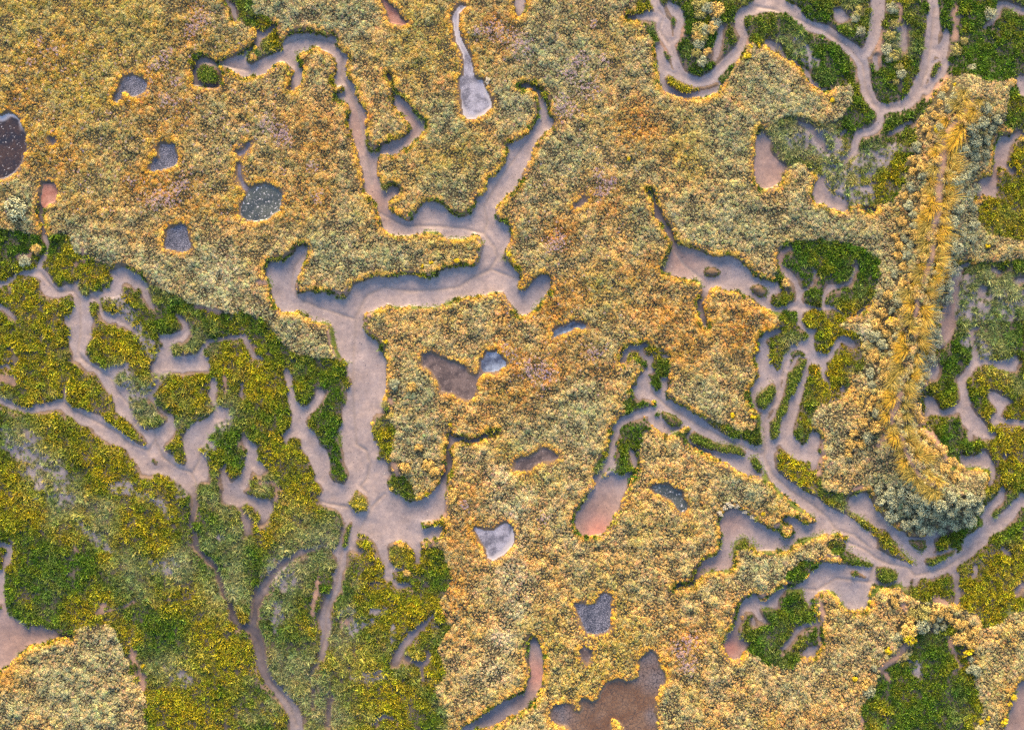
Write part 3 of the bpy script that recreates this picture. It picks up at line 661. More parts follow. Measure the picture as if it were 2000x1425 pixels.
gx = wx((np.arange(GW) - PAD) * CELL); gy = wy((np.arange(GH) - PAD) * CELL)
GX, GY = np.meshgrid(gx, gy)


def sample(f, X, Y):
    c = (X / U + 1000) / CELL + PAD; r = (712.5 - Y / U) / CELL + PAD
    ri = np.clip(r.astype(int), 0, GH - 2); ci = np.clip(c.astype(int), 0, GW - 2)
    fr = np.clip(r - ri, 0, 1); fc = np.clip(c - ci, 0, 1)
    return (f[ri, ci] * (1 - fr) * (1 - fc) + f[ri + 1, ci] * fr * (1 - fc) + f[ri, ci + 1] * (1 - fr) * fc + f[ri + 1, ci + 1] * fr * fc)


def sample_n(f, X, Y):
    c = np.rint((X / U + 1000) / CELL + PAD).astype(int); r = np.rint((712.5 - Y / U) / CELL + PAD).astype(int)
    return f[np.clip(r, 0, GH - 1), np.clip(c, 0, GW - 1)]


# ---------------------------------------------------------------- soil colours (mud darker where creeks are narrow)
def col(*c):
    return np.array(c, float)


MUD = col(.225, .185, .182); MUD_BLUE = col(.15, .138, .155); MUD_PINK = col(.20, .135, .115); RILL = col(.19, .155, .145)
BANK = col(.105, .072, .046); PEAT = col(.03, .026, .013); SAND = col(.20, .13, .10); MOSS = col(.06, .085, .012)
n1 = fbm(S2, 60, 11); n2 = fbm(S2, 14, 12); n3 = noise(S2, 3, 13)
PX, PY = np.meshgrid((np.arange(GW) - PAD) * CELL, (np.arange(GH) - PAD) * CELL)


def near_pt(x, y, r):
    return np.exp(-0.5 * (((PX - x) ** 2 + (PY - y) ** 2) / r ** 2))


blue_amt = np.clip(0.35 + 0.9 * n1 + 0.5 * n2, 0, 1)
main_ch = np.zeros(S2)
for x, y, r in ((700, 700, 90), (720, 880, 60), (750, 560, 90), (900, 540, 110), (960, 420, 70), (1030, 300, 60), (820, 410, 70),
                (760, 990, 60), (730, 300, 60), (640, 110, 60), (560, 110, 60), (780, 260, 50), (1380, 530, 60)):
    main_ch = np.maximum(main_ch, near_pt(x, y, r))
blue_amt = blue_amt * (1 - 0.75 * main_ch)
blue_amt = np.maximum(blue_amt, 0.8 * near_pt(545, 530, 40)); blue_amt = np.maximum(blue_amt, 0.8 * near_pt(1040, 560, 40))
soil = lerp(MUD, MUD_BLUE, blue_amt[..., None])
pink = np.zeros(S2)
for x, y, r in ((700, 250, 40), (740, 390, 34), (420, 130, 30), (790, 240, 30), (1330, 500, 34), (1175, 1000, 40), (1160, 1035, 36), (30, 1250, 70),
                (1020, 1300, 30), (1025, 1340, 30), (1440, 1270, 22), (760, 160, 14), (1930, 330, 30), (1850, 620, 40), (1360, 1110, 40), (1340, 1140, 30),
                (1530, 500, 20), (1990, 1400, 60), (1150, 990, 30), (1425, 1010, 30), (1520, 330, 50), (620, 60, 1)):
    pink = np.maximum(pink, near_pt(x, y, r))
soil = lerp(soil, MUD_PINK, (0.9 * pink)[..., None])
red = np.maximum(near_pt(1170, 1040, 22), near_pt(1425, 1265, 14)); red = np.maximum(red, 0.7 * near_pt(1050, 1320, 20))
soil = lerp(soil, col(.30, .13, .10), (0.8 * red)[..., None])
soil = lerp(soil, RILL, np.clip(0.85 * rill, 0, 1)[..., None])
dark = np.zeros(S2)
for x, y, r in ((375, 1020, 10), (380, 1060, 20), (425, 1110, 18), (450, 1200, 24), (505, 1240, 26), (520, 1310, 24), (870, 930, 10), (875, 900, 10), (1280, 420, 16), (1330, 1140, 20),
                (640, 1380, 14), (180, 1060, 14), (1260, 680, 16), (1440, 1240, 12), (950, 1400, 34), (1010, 1370, 20), (800, 1290, 26), (820, 1230, 24), (830, 1300, 20),
                (1365, 1000, 1), (1365, 590, 16), (520, 1180, 16), (600, 1350, 16), (270, 1120, 40), (1980, 1120, 20), (1860, 1150, 16)):
    dark = np.maximum(dark, near_pt(x, y, r))
soil = lerp(soil, col(.10, .085, .095), (0.75 * dark)[..., None])
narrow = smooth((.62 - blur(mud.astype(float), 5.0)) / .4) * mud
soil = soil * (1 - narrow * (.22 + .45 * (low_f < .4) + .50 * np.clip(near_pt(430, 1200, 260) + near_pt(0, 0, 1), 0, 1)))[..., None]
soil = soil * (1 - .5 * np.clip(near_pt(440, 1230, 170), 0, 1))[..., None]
soil = soil * (1 + 0.24 * n2 + 0.08 * n3 + 0.15 * n1)[..., None]
landsoil = lerp(BANK, PEAT, smooth((dist_wet - 0.28) / 0.35)[..., None])
landsoil = np.where((low_f > 0.5)[..., None], lerp(landsoil, MUD_BLUE * 0.75, 0.25), landsoil)
landsoil = lerp(landsoil, SAND, np.clip(bare, 0, 1)[..., None])
landsoil = lerp(landsoil, MUD_BLUE, np.clip(sparse, 0, 1)[..., None])
landsoil = lerp(landsoil, MOSS, np.clip(alg * 0.9, 0, 1)[..., None])
landsoil = np.where(islet[..., None], lerp(landsoil, BANK, 0.5), landsoil)
landsoil = landsoil * (1 + 0.3 * n2 + 0.25 * n3)[..., None]
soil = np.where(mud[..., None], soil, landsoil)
soil = np.where(pool[..., None], col(.12, .1, .09), soil)
soil = np.clip(soil, 0.005, 0.9)


# ---------------------------------------------------------------- blender helpers
def tag(o, label=None, cat=None, group=None, kind=None):
    if label: o['label'] = label
    if cat: o['category'] = cat
    if group: o['group'] = group
    if kind: o['kind'] = kind
    return o


def link(o, parent=None):
    ROOT.objects.link(o)
    if parent: o.parent = parent
    return o


def mesh_np(name, V, F, mat, cols=None, smooth_sh=False):
    """V (n,3), F (m,4) or (m,3) index arrays, cols dict of per-vertex colours."""
    me = bpy.data.meshes.new(name)
    V = np.ascontiguousarray(V, np.float32); F = np.ascontiguousarray(F, np.int32)
    k = F.shape[1]
    me.vertices.add(len(V)); me.vertices.foreach_set('co', V.ravel())
    me.loops.add(F.size); me.loops.foreach_set('vertex_index', F.ravel())
    me.polygons.add(len(F)); me.polygons.foreach_set('loop_start', np.arange(0, F.size, k, dtype=np.int32))
    me.update(calc_edges=True)
    for nm, c in (cols or {}).items():
        a = me.attributes.new(nm, 'FLOAT_COLOR', 'POINT')
        a.data.foreach_set('color', np.c_[c, np.ones(len(V))].astype(np.float32).ravel())
    if smooth_sh:
        me.polygons.foreach_set('use_smooth', np.ones(len(F), bool))
    me.validate()
    if mat: me.materials.append(mat)
    return me


class Nodes:
    def __init__(self, name):
        self.m = bpy.data.materials.new(name); self.m.use_nodes = True
        self.t = self.m.node_tree; self.t.nodes.clear()
        self.out = self.t.nodes.new('ShaderNodeOutputMaterial')

    def n(self, typ, **kw):
        nd = self.t.nodes.new('ShaderNode' + typ)
        for k, v in kw.items():
            if k.startswith('i_'):
                key = k[2:].replace('_', ' ')
                nd.inputs[int(key) if key.isdigit() else key].default_value = v
            else:
                setattr(nd, k, v)
        return nd

    def l(self, a, b):
        self.t.links.new(a, b)

    def mix(self, fac, a, b, mode='MIX'):
        m = self.n('Mix', data_type='RGBA', blend_type=mode)
        for s, v in ((m.inputs[0], fac), (m.inputs[6], a), (m.inputs[7], b)):
            if hasattr(v, 'is_linked'): self.l(v, s)
            elif isinstance(v, (int, float)): s.default_value = v
            else: s.default_value = (*v, 1)
        return m.outputs[2]

    def ramp(self, fac, p0, p1):
        m = self.n('MapRange', interpolation_type='SMOOTHSTEP')
        m.inputs[1].default_value = p0; m.inputs[2].default_value = p1
        self.l(fac, m.inputs[0])
        return m.outputs[0]


def mat_ground(name, rough, bump, grain):
    N = Nodes(name)
    a = N.n('Attribute', attribute_name='soil')
    tc = N.n('TexCoord')
    nz = N.n('TexNoise', i_Scale=grain, i_Detail=6.0, i_Roughness=0.7); N.l(tc.outputs['Object'], nz.inputs['Vector'])
    nz2 = N.n('TexNoise', i_Scale=2.2, i_Detail=5.0, i_Roughness=0.65); N.l(tc.outputs['Object'], nz2.inputs['Vector'])
    c = N.mix(N.ramp(nz.outputs[0], 0.33, 0.7), (0.88, 0.87, 0.88), (1.1, 1.1, 1.09))
    c2 = N.mix(N.ramp(nz2.outputs[0], 0.35, 0.68), (0.86, 0.87, 0.9), (1.1, 1.08, 1.05))
    base = N.mix(1.0, N.mix(1.0, a.outputs['Color'], c, 'MULTIPLY'), c2, 'MULTIPLY')
    b = N.n('Bump', i_Strength=bump, i_Distance=0.05); N.l(nz.outputs[0], b.inputs['Height'])
    p = N.n('BsdfPrincipled', i_Roughness=rough)
    p.inputs['Specular IOR Level'].default_value = 0.3
    N.l(base, p.inputs['Base Color']); N.l(b.outputs[0], p.inputs['Normal']); N.l(p.outputs[0], N.out.inputs[0])
    return N.m


def mat_leaf(name, mode):
    """mode 'instance': colours c1/c2 come with each plant; 'mesh': leafcol is stored in the mesh."""
    N = Nodes(name)
    if mode == 'instance':
        c1 = N.n('Attribute', attribute_name='c1', attribute_type='INSTANCER')
        c2 = N.n('Attribute', attribute_name='c2', attribute_type='INSTANCER')
        t = N.n('Attribute', attribute_name='tip')
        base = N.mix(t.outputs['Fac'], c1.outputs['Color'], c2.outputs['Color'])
    else:
        base = N.n('Attribute', attribute_name='leafcol').outputs['Color']
    d = N.n('BsdfDiffuse'); N.l(base, d.inputs[0])
    tr = N.n('BsdfTranslucent'); N.l(base, tr.inputs[0])
    g = N.n('BsdfGlossy', i_Roughness=0.5); g.inputs[0].default_value = (0.5, 0.5, 0.5, 1)
    m = N.n('MixShader', i_0=0.25); N.l(d.outputs[0], m.inputs[1]); N.l(tr.outputs[0], m.inputs[2])
    m2 = N.n('MixShader', i_0=0.03); N.l(m.outputs[0], m2.inputs[1]); N.l(g.outputs[0], m2.inputs[2])
    N.l(m2.outputs[0], N.out.inputs[0])
    return N.m


def mat_pool(kind):
    """Pan floors: crinkled or plated mud, under a film of water where it is wet."""
    K = dict(cracked=((.05, .052, .075), (.17, .17, .215), 0.4, 8.0, .0, 'crinkle'),
             pond=((.085, .042, .018), (.12, .072, .042), 0.30, 3.6, .0, 'plates'),
             dark=((.010, .008, .011), (.035, .018, .010), 0.2, 3.0, .56, 'flecks'),
             green=((.025, .032, .034), (.06, .068, .058), 0.25, 4.0, .52, 'flecks'),
             violet=((.045, .042, .06), (.11, .10, .125), 0.2, 5.0, .0, 'soft'),
             red=((.20, .085, .065), (.27, .14, .11), 0.6, 5.0, .0, 'soft'),
             salt=((.07, .072, .10), (.21, .21, .265), 0.5, 6.0, .55, 'flecks'),
             brown=((.05, .036, .033), (.11, .08, .072), 0.3, 7.0, .57, 'flecks'),
             arm=((.04, .05, .085), (.18, .22, .30), 0.25, 4.0, .0, 'soft'),
             blue=((.012, .018, .04), (.17, .23, .34), 0.08, 1.2, .0, 'soft'))[kind]  # pale sky reflection painted into the water colour
    A, B, rough, sc_, fl, style = K
    N = Nodes('pan_' + kind)
    tc = N.n('TexCoord')
    P = tc.outputs['Object']
    nz = N.n('TexNoise', i_Scale=sc_ * 0.22, i_Detail=5.0, i_Roughness=0.65); N.l(P, nz.inputs['Vector'])
    nf = N.n('TexNoise', i_Scale=sc_ * 2.2, i_Detail=4.0, i_Roughness=0.7); N.l(P, nf.inputs['Vector'])
    wrp = N.n('VectorMath', operation='SCALE'); wrp.inputs[3].default_value = 0.22 if style != 'plates' else 0.12
    wn = N.n('TexNoise', i_Scale=4.0, i_Detail=3.0); N.l(P, wn.inputs['Vector']); N.l(wn.outputs[1], wrp.inputs[0])
    ad = N.n('VectorMath', operation='ADD'); N.l(P, ad.inputs[0]); N.l(wrp.outputs[0], ad.inputs[1])
    vo = N.n('TexVoronoi', feature='DISTANCE_TO_EDGE', i_Scale=sc_); N.l(ad.outputs[0], vo.inputs['Vector'])
    base = N.mix(N.ramp(nz.outputs[0], 0.36, 0.66), A, B)
    base = N.mix(1.0, base, N.mix(N.ramp(nf.outputs[0], 0.35, 0.65), (.75, .75, .75), (1.25, 1.25, 1.25)), 'MULTIPLY')
    h = nf.outputs[0]
    if style == 'crinkle':
        e = N.ramp(vo.outputs[0], 0.03, 0.22)
        base = N.mix(e, (.016, .018, .03), N.mix(N.ramp(nz.outputs[0], 0.4, 0.62), (.085, .088, .115), B))
        h = vo.outputs[0]
    elif style == 'plates':
        e = N.ramp(vo.outputs[0], 0.015, 0.06)
        at = N.n('Attribute', attribute_name='rim')
        plate = N.mix(N.ramp(nf.outputs[0], .3, .7), (.075, .062, .062), (.14, .12, .125))
        drymix = N.mix(at.outputs['Fac'], base, plate)
        crack = N.mix(at.outputs['Fac'], (.05, .03, .018), (.022, .017, .017))
        base = N.mix(e, crack, drymix)
        h = e
    if fl:
        fn = N.n('TexNoise', i_Scale=5.5 if kind != 'salt' else 8.0, i_Detail=3.0, i_Roughness=0.8); N.l(P, fn.inputs['Vector'])
        base = N.mix(N.ramp(fn.outputs[0], fl + .06, fl + .14), base, (.5, .5, .55) if kind != 'brown' else (.42, .36, .34))
        at = N.n('Attribute', attribute_name='rim')
        if kind in ('dark', 'salt'):
            base = N.mix(N.ramp(at.outputs['Fac'], .45, .8), base, (.27, .26, .29) if kind != 'green' else (.25, .25, .26))
    b = N.n('Bump', i_Strength=0.35, i_Distance=0.03); N.l(h, b.inputs['Height'])
    p = N.n('BsdfPrincipled', i_Roughness=rough); N.l(base, p.inputs['Base Color'])
    if style in ('crinkle', 'plates', 'soft') and kind != 'blue': N.l(b.outputs[0], p.inputs['Normal'])
    p.inputs['Specular IOR Level'].default_value = 0.5 if kind not in ('red', 'salt') else 0.25
    if kind in ('pond', 'dark', 'green'):
        p.inputs['Coat Weight'].default_value = 0.2; p.inputs['Coat Roughness'].default_value = 0.05
    N.l(p.outputs[0], N.out.inputs[0])
    return N.m


M_MUD = mat_ground('wet_mud', 0.36, 0.14, 7.0)
M_SOIL = mat_ground('marsh_soil', 0.9, 0.8, 11.0)
M_LEAF_I = mat_leaf('marsh_leaf', 'instance')
M_LEAF = mat_leaf('shrub_leaf', 'mesh')

# ---------------------------------------------------------------- terrain meshes
VID = np.arange(GH * GW).reshape(GH, GW)
Q = np.stack([VID[:-1, :-1], VID[1:, :-1], VID[1:, 1:], VID[:-1, 1:]], -1)
qcls = cls[:-1, :-1]
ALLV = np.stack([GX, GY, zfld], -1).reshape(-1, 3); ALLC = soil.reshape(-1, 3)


def terrain(name, sel, mat, origin=(0, 0, 0), extra=None):
    F = Q[sel].reshape(-1, 4)
    used, inv = np.unique(F, return_inverse=True)
    cols = {'soil': ALLC[used]}
    for k, v in (extra or {}).items():
        cols[k] = np.repeat(v.reshape(-1)[used][:, None], 3, 1)
    me = mesh_np(name, ALLV[used] - np.array(origin), inv.reshape(-1, 4), mat, cols, True)
    o = bpy.data.objects.new(name, me); o.location = origin
    return o


tag(link(terrain('ground', qcls == 0, M_SOIL)), 'brown peaty marsh ground under the plants, with bare earth banks and a sandy ridge path', 'ground', kind='structure')
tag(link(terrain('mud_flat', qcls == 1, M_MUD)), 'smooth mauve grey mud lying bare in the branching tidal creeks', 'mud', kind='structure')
rimf = np.exp(-dist_land / 0.9)
rimf2 = np.clip(np.exp(-dist_land / 0.45), 0, 1)
pond_dry = np.zeros(S2)
for x, y, r in ((1270, 1285, 22), (1275, 1325, 22), (1278, 1400, 16), (1095, 1395, 20)):
    pond_dry = np.maximum(pond_dry, near_pt(x, y, r))
pool_mats = {}
for i, (sh, txt, kind, label) in enumerate(POOLS):
    sel = qcls == 200 + i
    if not sel.any():
        continue
    if kind not in pool_mats: pool_mats[kind] = mat_pool(kind)
    rr, cc_ = np.nonzero(sel)
    org = (float(gx[cc_].mean()), float(gy[rr].mean()), 0.0)
    if kind == 'pond':
        rim = np.clip(1.1 * pond_dry + 0.5 * n2 - 0.12, 0, 1)
    else:
        side = 0.5 + 0.5 * np.sin(PX / 37.0 + PY / 29.0)
        rim = np.clip(rimf2 * (0.35 + 0.9 * side) + 0.4 * n2, 0, 1)
    name = 'pond' if kind in ('dark', 'pond', 'green', 'blue') else 'salt_pan'
    tag(link(terrain(name, sel, pool_mats[kind], org, {'rim': rim})), label, 'pool', 'pools and pans in the marsh', 'structure')

# far ground out to the horizon, well below the marsh
fw = 1500.0
V = [(-fw, -fw, -0.6), (fw, -fw, -0.6), (fw, fw, -0.6), (-fw, fw, -0.6)]
me = mesh_np('plain', np.array(V), np.array([[0, 1, 2, 3]]), M_SOIL, {'soil': np.array([[.10, .09, .04]] * 4)})
tag(link(bpy.data.objects.new('plain', me)), 'dull green brown plain beyond the marsh', 'ground', kind='structure')


# ---------------------------------------------------------------- plant prototypes
def quads(P, T, Bn, L, W):
    """Kite-shaped leaves: centre P, length axis T, width axis Bn."""
    n = len(P)
    a = P - T * L[:, None] * 0.5; c = P + T * L[:, None] * 0.5
    b = P + Bn * W[:, None] * 0.5 + T * L[:, None] * 0.08; d = P - Bn * W[:, None] * 0.5 + T * L[:, None] * 0.08
    V = np.stack([a, b, c, d], 1).reshape(-1, 3)
    F = np.arange(4 * n).reshape(n, 4)
    return V, F


def unit(v):
    return v / (np.linalg.norm(v, axis=-1, keepdims=True) + 1e-9)


def cushion(n, seed, flat=0.75, leaf=0.30, lumps=5):
    """Rounded cushion of short fleshy leaves bunched into lumps."""
    r = np.random.default_rng(seed)
    d = unit(r.normal(size=(n, 3))); d[:, 2] = np.abs(d[:, 2]) * 1.1 - 0.1; d = unit(d)
    L = unit(np.c_[r.normal(size=(lumps, 2)), r.random(lumps) * 1.2])
    dots = (d @ L.T).max(1)
    rad = 0.62 + 0.40 * smooth((dots - 0.55) / 0.42) + 0.07 * r.normal(size=n)
    P = d * rad[:, None] * np.array([1, 1, flat])
    nrm = unit(d + 0.5 * r.normal(size=(n, 3)) + np.array([0, 0, .25]))
    t = unit(np.cross(nrm, r.normal(size=(n, 3)))); b = np.cross(nrm, t)
    V, F = quads(P, t, b, leaf * (0.7 + 0.6 * r.random(n)), leaf * 0.62 * (0.7 + 0.6 * r.random(n)))
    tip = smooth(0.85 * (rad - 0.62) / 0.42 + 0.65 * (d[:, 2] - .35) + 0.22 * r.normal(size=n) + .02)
    return V, F, np.repeat(tip, 4)


def tuft(n, seed, lean=0.55, length=1.0, width=0.12, spread=0.55, bias=(0, 0)):
    """Upright tuft of narrow blades; each blade is two bent faces."""
    r = np.random.default_rng(seed)
    a = r.random(n) * 2 * np.pi; q = np.sqrt(r.random(n)) * spread
    base = np.c_[np.cos(a) * q, np.sin(a) * q, np.zeros(n)]
    out = np.c_[np.cos(a), np.sin(a), np.zeros(n)] * (0.35 + q / spread)[:, None] + np.c_[r.normal(size=(n, 2)) * 0.5, np.zeros(n)]
    out[:, 0] += bias[0]; out[:, 1] += bias[1]
    L = length * (0.55 + 0.6 * r.random(n)); le = lean * (0.5 + r.random(n))
    mid = base + np.array([0, 0, 1]) * (L * 0.6)[:, None] + out * (L * le * 0.35)[:, None]
    end = base + np.array([0, 0, 1]) * (L * (0.95 - 0.35 * np.minimum(le, 1.2)))[:, None] + out * (L * le)[:, None]
    side = unit(np.cross(out + 1e-6, [0, 0, 1.0]) + 0.5 * r.normal(size=(n, 3)) * np.array([1, 1, .3])) * (width * (0.7 + 0.6 * r.random(n)))[:, None]
    V = np.stack([base - side * .35, base + side * .35, mid + side * .5, mid - side * .5, end + side * .12, end - side * .12], 1).reshape(-1, 3)
    k = np.arange(n)[:, None] * 6
    F = np.concatenate([k + np.array([[0, 1, 2, 3]]), k + np.array([[3, 2, 4, 5]])])
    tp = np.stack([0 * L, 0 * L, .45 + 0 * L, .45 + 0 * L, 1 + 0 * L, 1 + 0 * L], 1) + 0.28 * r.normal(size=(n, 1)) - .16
    return V, F, np.clip(tp, 0, 1).reshape(-1)


def sprig(n, seed):
    """Short fleshy upright stems with stubby branches (glasswort)."""
    r = np.random.default_rng(seed)
    V1, F1, t1 = tuft(n, seed, lean=0.45, length=0.85, width=0.20, spread=0.75)
    m = n
    a = r.random(m) * 2 * np.pi; q = np.sqrt(r.random(m)) * 0.9
    P = np.c_[np.cos(a) * q, np.sin(a) * q, 0.35 + 0.5 * r.random(m) * (1.1 - q)]
    nrm = unit(np.c_[r.normal(size=(m, 2)) * .8, 0.9 + 0 * a]); t = unit(np.cross(nrm, r.normal(size=(m, 3)))); b = np.cross(nrm, t)
    V2, F2 = quads(P, t, b, 0.34 + 0.2 * r.random(m), 0.17 + 0.1 * r.random(m))
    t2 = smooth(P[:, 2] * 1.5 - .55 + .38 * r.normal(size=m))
    return np.r_[V1, V2], np.concatenate([F1, F2 + len(V1)]), np.r_[t1, np.repeat(t2, 4)]


def proto(name, VFT, mat):
    V, F, t = VFT
    me = mesh_np(name, V, F, mat, {'tip': np.repeat(t[:, None], 3, 1)})
    return bpy.data.objects.new(name, me)


PROTO = {}
def proto_coll(name, objs):
    c = bpy.data.collections.new(name)
    for i, o in enumerate(objs):
        o.name = name + '_' + 'abcdefgh'[i]; c.objects.link(o)
    PROTO[name] = c
    return c


proto_coll('cushion', [proto('cushion', cushion(80, 20 + k, .72 + .06 * k, .34), M_LEAF_I) for k in range(4)])
proto_coll('sprig', [proto('sprig', sprig(34, 40 + k), M_LEAF_I) for k in range(4)])
proto_coll('blade', [proto('blade', tuft(46, 60 + k, .7, 1.0, .12, .5), M_LEAF_I) for k in range(4)])


def floret(seed):
    r = np.random.default_rng(seed)
    n = 14
    P = np.c_[r.normal(size=(n, 2)) * .5, 0.7 + .3 * r.random(n)]
    nrm = unit(np.c_[r.normal(size=(n, 2)) * .4, np.ones(n)]); t = unit(np.cross(nrm, r.normal(size=(n, 3)))); b = np.cross(nrm, t)
    V, F = quads(P, t, b, 0.42 + .2 * r.random(n), 0.34 + .1 * r.random(n))
    return V, F, np.repeat(r.random(n), 4)


proto_coll('floret', [proto('floret', floret(80 + k), M_LEAF_I) for k in range(3)])


def flake(seed):
    """A knobbly little lump of weed or shell on the mud."""
    r = np.random.default_rng(seed)
    n = 7
    a = np.sort(r.random(n)) * 2 * np.pi
    ring = np.c_[np.cos(a), np.sin(a), 0 * a] * (0.6 + .6 * r.random(n))[:, None]
    top_ = ring * .6 + np.array([0, 0, .5])
    V = np.r_[ring, top_]; k = np.arange(n); k2 = (k + 1) % n
    F = np.stack([k, k2, n + k2, n + k], 1)
    cap = np.array([[n, n + 1 + 2 * j, n + 2 + 2 * j, n + min(3 + 2 * j, n - 1)] for j in range(2)])
    cap = np.concatenate([np.array([[n, n + 1, n + 2, n + 3]]), np.array([[n, n + 3, n + 4, n + 5]])])
    F = np.concatenate([F, cap])
    return V, F, r.random(len(V))


proto_coll('flake', [proto('flake', flake(90 + k), M_LEAF_I) for k in range(4)])


def gn_group(cname):
    g = bpy.data.node_groups.new('scatter_' + cname, 'GeometryNodeTree')
    g.interface.new_socket('Geometry', in_out='INPUT', socket_type='NodeSocketGeometry')
    g.interface.new_socket('Geometry', in_out='OUTPUT', socket_type='NodeSocketGeometry')
    nd = g.nodes
    i = nd.new('NodeGroupInput'); o = nd.new('NodeGroupOutput')
    ci = nd.new('GeometryNodeCollectionInfo'); ci.inputs[0].default_value = PROTO[cname]
    ci.inputs['Separate Children'].default_value = True; ci.inputs['Reset Children'].default_value = True
    ip = nd.new('GeometryNodeInstanceOnPoints'); ip.inputs['Pick Instance'].default_value = True

    def na(nm, dt):
        a = nd.new('GeometryNodeInputNamedAttribute'); a.data_type = dt; a.inputs[0].default_value = nm
        return a.outputs[0]
    L = g.links.new
    L(i.outputs[0], ip.inputs['Points']); L(ci.outputs[0], ip.inputs['Instance'])
    L(na('pick', 'INT'), ip.inputs['Instance Index'])
    er = nd.new('FunctionNodeEulerToRotation'); L(na('rot', 'FLOAT_VECTOR'), er.inputs[0])
    L(er.outputs[0], ip.inputs['Rotation']); L(na('scl', 'FLOAT_VECTOR'), ip.inputs['Scale'])
    L(ip.outputs[0], o.inputs[0])
    return g


def scatter(name, cname, P, rot, scl, c1, c2, label, cat):
    n = len(P)
    me = bpy.data.meshes.new(name); me.vertices.add(n); me.vertices.foreach_set('co', np.ascontiguousarray(P, np.float32).ravel())
    npk = len(PROTO[cname].objects)
    a = me.attributes.new('pick', 'INT', 'POINT'); a.data.foreach_set('value', RNG.integers(0, npk, n).astype(np.int32))
    for nm, v in (('rot', rot), ('scl', scl)):
        a = me.attributes.new(nm, 'FLOAT_VECTOR', 'POINT'); a.data.foreach_set('vector', np.ascontiguousarray(v, np.float32).ravel())
    for nm, v in (('c1', c1), ('c2', c2)):
        a = me.attributes.new(nm, 'FLOAT_COLOR', 'POINT'); a.data.foreach_set('color', np.c_[np.clip(v, .002, .9), np.ones(n)].astype(np.float32).ravel())
    o = bpy.data.objects.new(name, me)
    m = o.modifiers.new('growth', 'NODES'); m.node_group = gn_group(cname)
    tag(link(o), label, cat, kind='stuff')
    print(name, n)
    return o


# ---------------------------------------------------------------- tint fields
def tint_field(txt, key):
    f = np.zeros(S2)
    for ln in txt.strip().splitlines():
        for e in ln.split('|'):
            k, x, y, r = e.split()
            if k == key:
                f = np.maximum(f, near_pt(float(x), float(y), float(r) * .62))
    return f


tn = [fbm(S2, 26, 200 + k, 4) for k in range(4)]
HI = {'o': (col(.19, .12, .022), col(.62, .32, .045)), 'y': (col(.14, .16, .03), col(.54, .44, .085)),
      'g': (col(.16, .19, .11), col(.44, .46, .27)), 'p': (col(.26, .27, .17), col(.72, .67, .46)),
      'd': (col(.225, .205, .085), col(.74, .51, .20)), 'e': (col(.30, .20, .015), col(.95, .54, .03))}  # last pair: sunlit gold of the bank rims put into the leaf colour
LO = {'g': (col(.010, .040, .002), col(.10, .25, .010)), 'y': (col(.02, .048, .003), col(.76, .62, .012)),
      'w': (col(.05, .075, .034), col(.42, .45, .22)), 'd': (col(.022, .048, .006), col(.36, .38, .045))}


def mix_pal(pal, fields):
    tot = sum(fields.values())
    a = sum(pal[k][0][None, None] * (f / tot)[..., None] for k, f in fields.items())
    b = sum(pal[k][1][None, None] * (f / tot)[..., None] for k, f in fields.items())
    return a, b


hf = {k: 3.0 * np.clip(tint_field(HIGH_TINT, k) + 0.25 * tn[i] * (tint_field(HIGH_TINT, k) > .02), 0, 2) for i, k in enumerate('oygp')}
hf['d'] = 0.9 + 0 * hf['o']
hf['g'] = 2.2 * hf['g'] + np.clip(2.4 * tn[1] + 0.42, 0, 3) * 1.0
hf['o'] = hf['o'] + np.clip(1.6 * tn[0] - 0.30, 0, 3)
hf['y'] = hf['y'] + np.clip(1.8 * tn[2] - 0.02, 0, 3)
west = smooth((560 - PX) / 500.0) * smooth((520 - PY) / 300.0)
hf['y'] += 1.3 * west; hf['o'] += 0.4 * west
hi1, hi2 = mix_pal(HI, hf)
lf = {k: 3.0 * np.clip(tint_field(LOW_TINT, k) + 0.3 * tn[i] * (tint_field(LOW_TINT, k) > .02), 0, 2) for i, k in enumerate('gyw')}
streak = noise((GH, GW * 2), 9, 231)[:, :GW]
_u = (PX * .78 + PY * .62) / 46.0; _v = (PY * .78 - PX * .62) / 15.0
_g = np.random.default_rng(5).random((200, 200)); _ui = np.floor(_u).astype(int); _vi = np.floor(_v).astype(int); _fu = smooth(_u - _ui); _fv = smooth(_v - _vi)
streak = lerp(lerp(_g[_vi % 200, _ui % 200], _g[_vi % 200, (_ui + 1) % 200], _fu), lerp(_g[(_vi + 1) % 200, _ui % 200], _g[(_vi + 1) % 200, (_ui + 1) % 200], _fu), _fv) - .5
lf['d'] = 0.5 + 0 * lf['g']
lf['g'] += np.clip(2.4 * tn[3] + 2.2 * streak + .45, 0, 3); lf['y'] += np.clip(2.2 * tn[1] - 1.8 * streak - .25, 0, 3); lf['w'] += np.clip(1.8 * tn[2] + 1.0 * tn[0] - .35, 0, 3)
lo1, lo2 = mix_pal(LO, lf)


def hexpts(sp, seed):
    r = np.random.default_rng(seed)
    xs = np.arange(gx[0] + .2, gx[-1] - .2, sp); ys = np.arange(gy[-1] + .2, gy[0] - .2, sp * .866)
    X, Y = np.meshgrid(xs, ys); X = X + (np.arange(len(ys)) % 2)[:, None] * sp / 2
    X = (X + r.uniform(-.42, .42, X.shape) * sp).ravel(); Y = (Y + r.uniform(-.42, .42, Y.shape) * sp).ravel()
    return X, Y


def rand_rot(n, tilt, r):
    return np.c_[r.normal(0, tilt, n), r.normal(0, tilt, n), r.random(n) * 6.283]


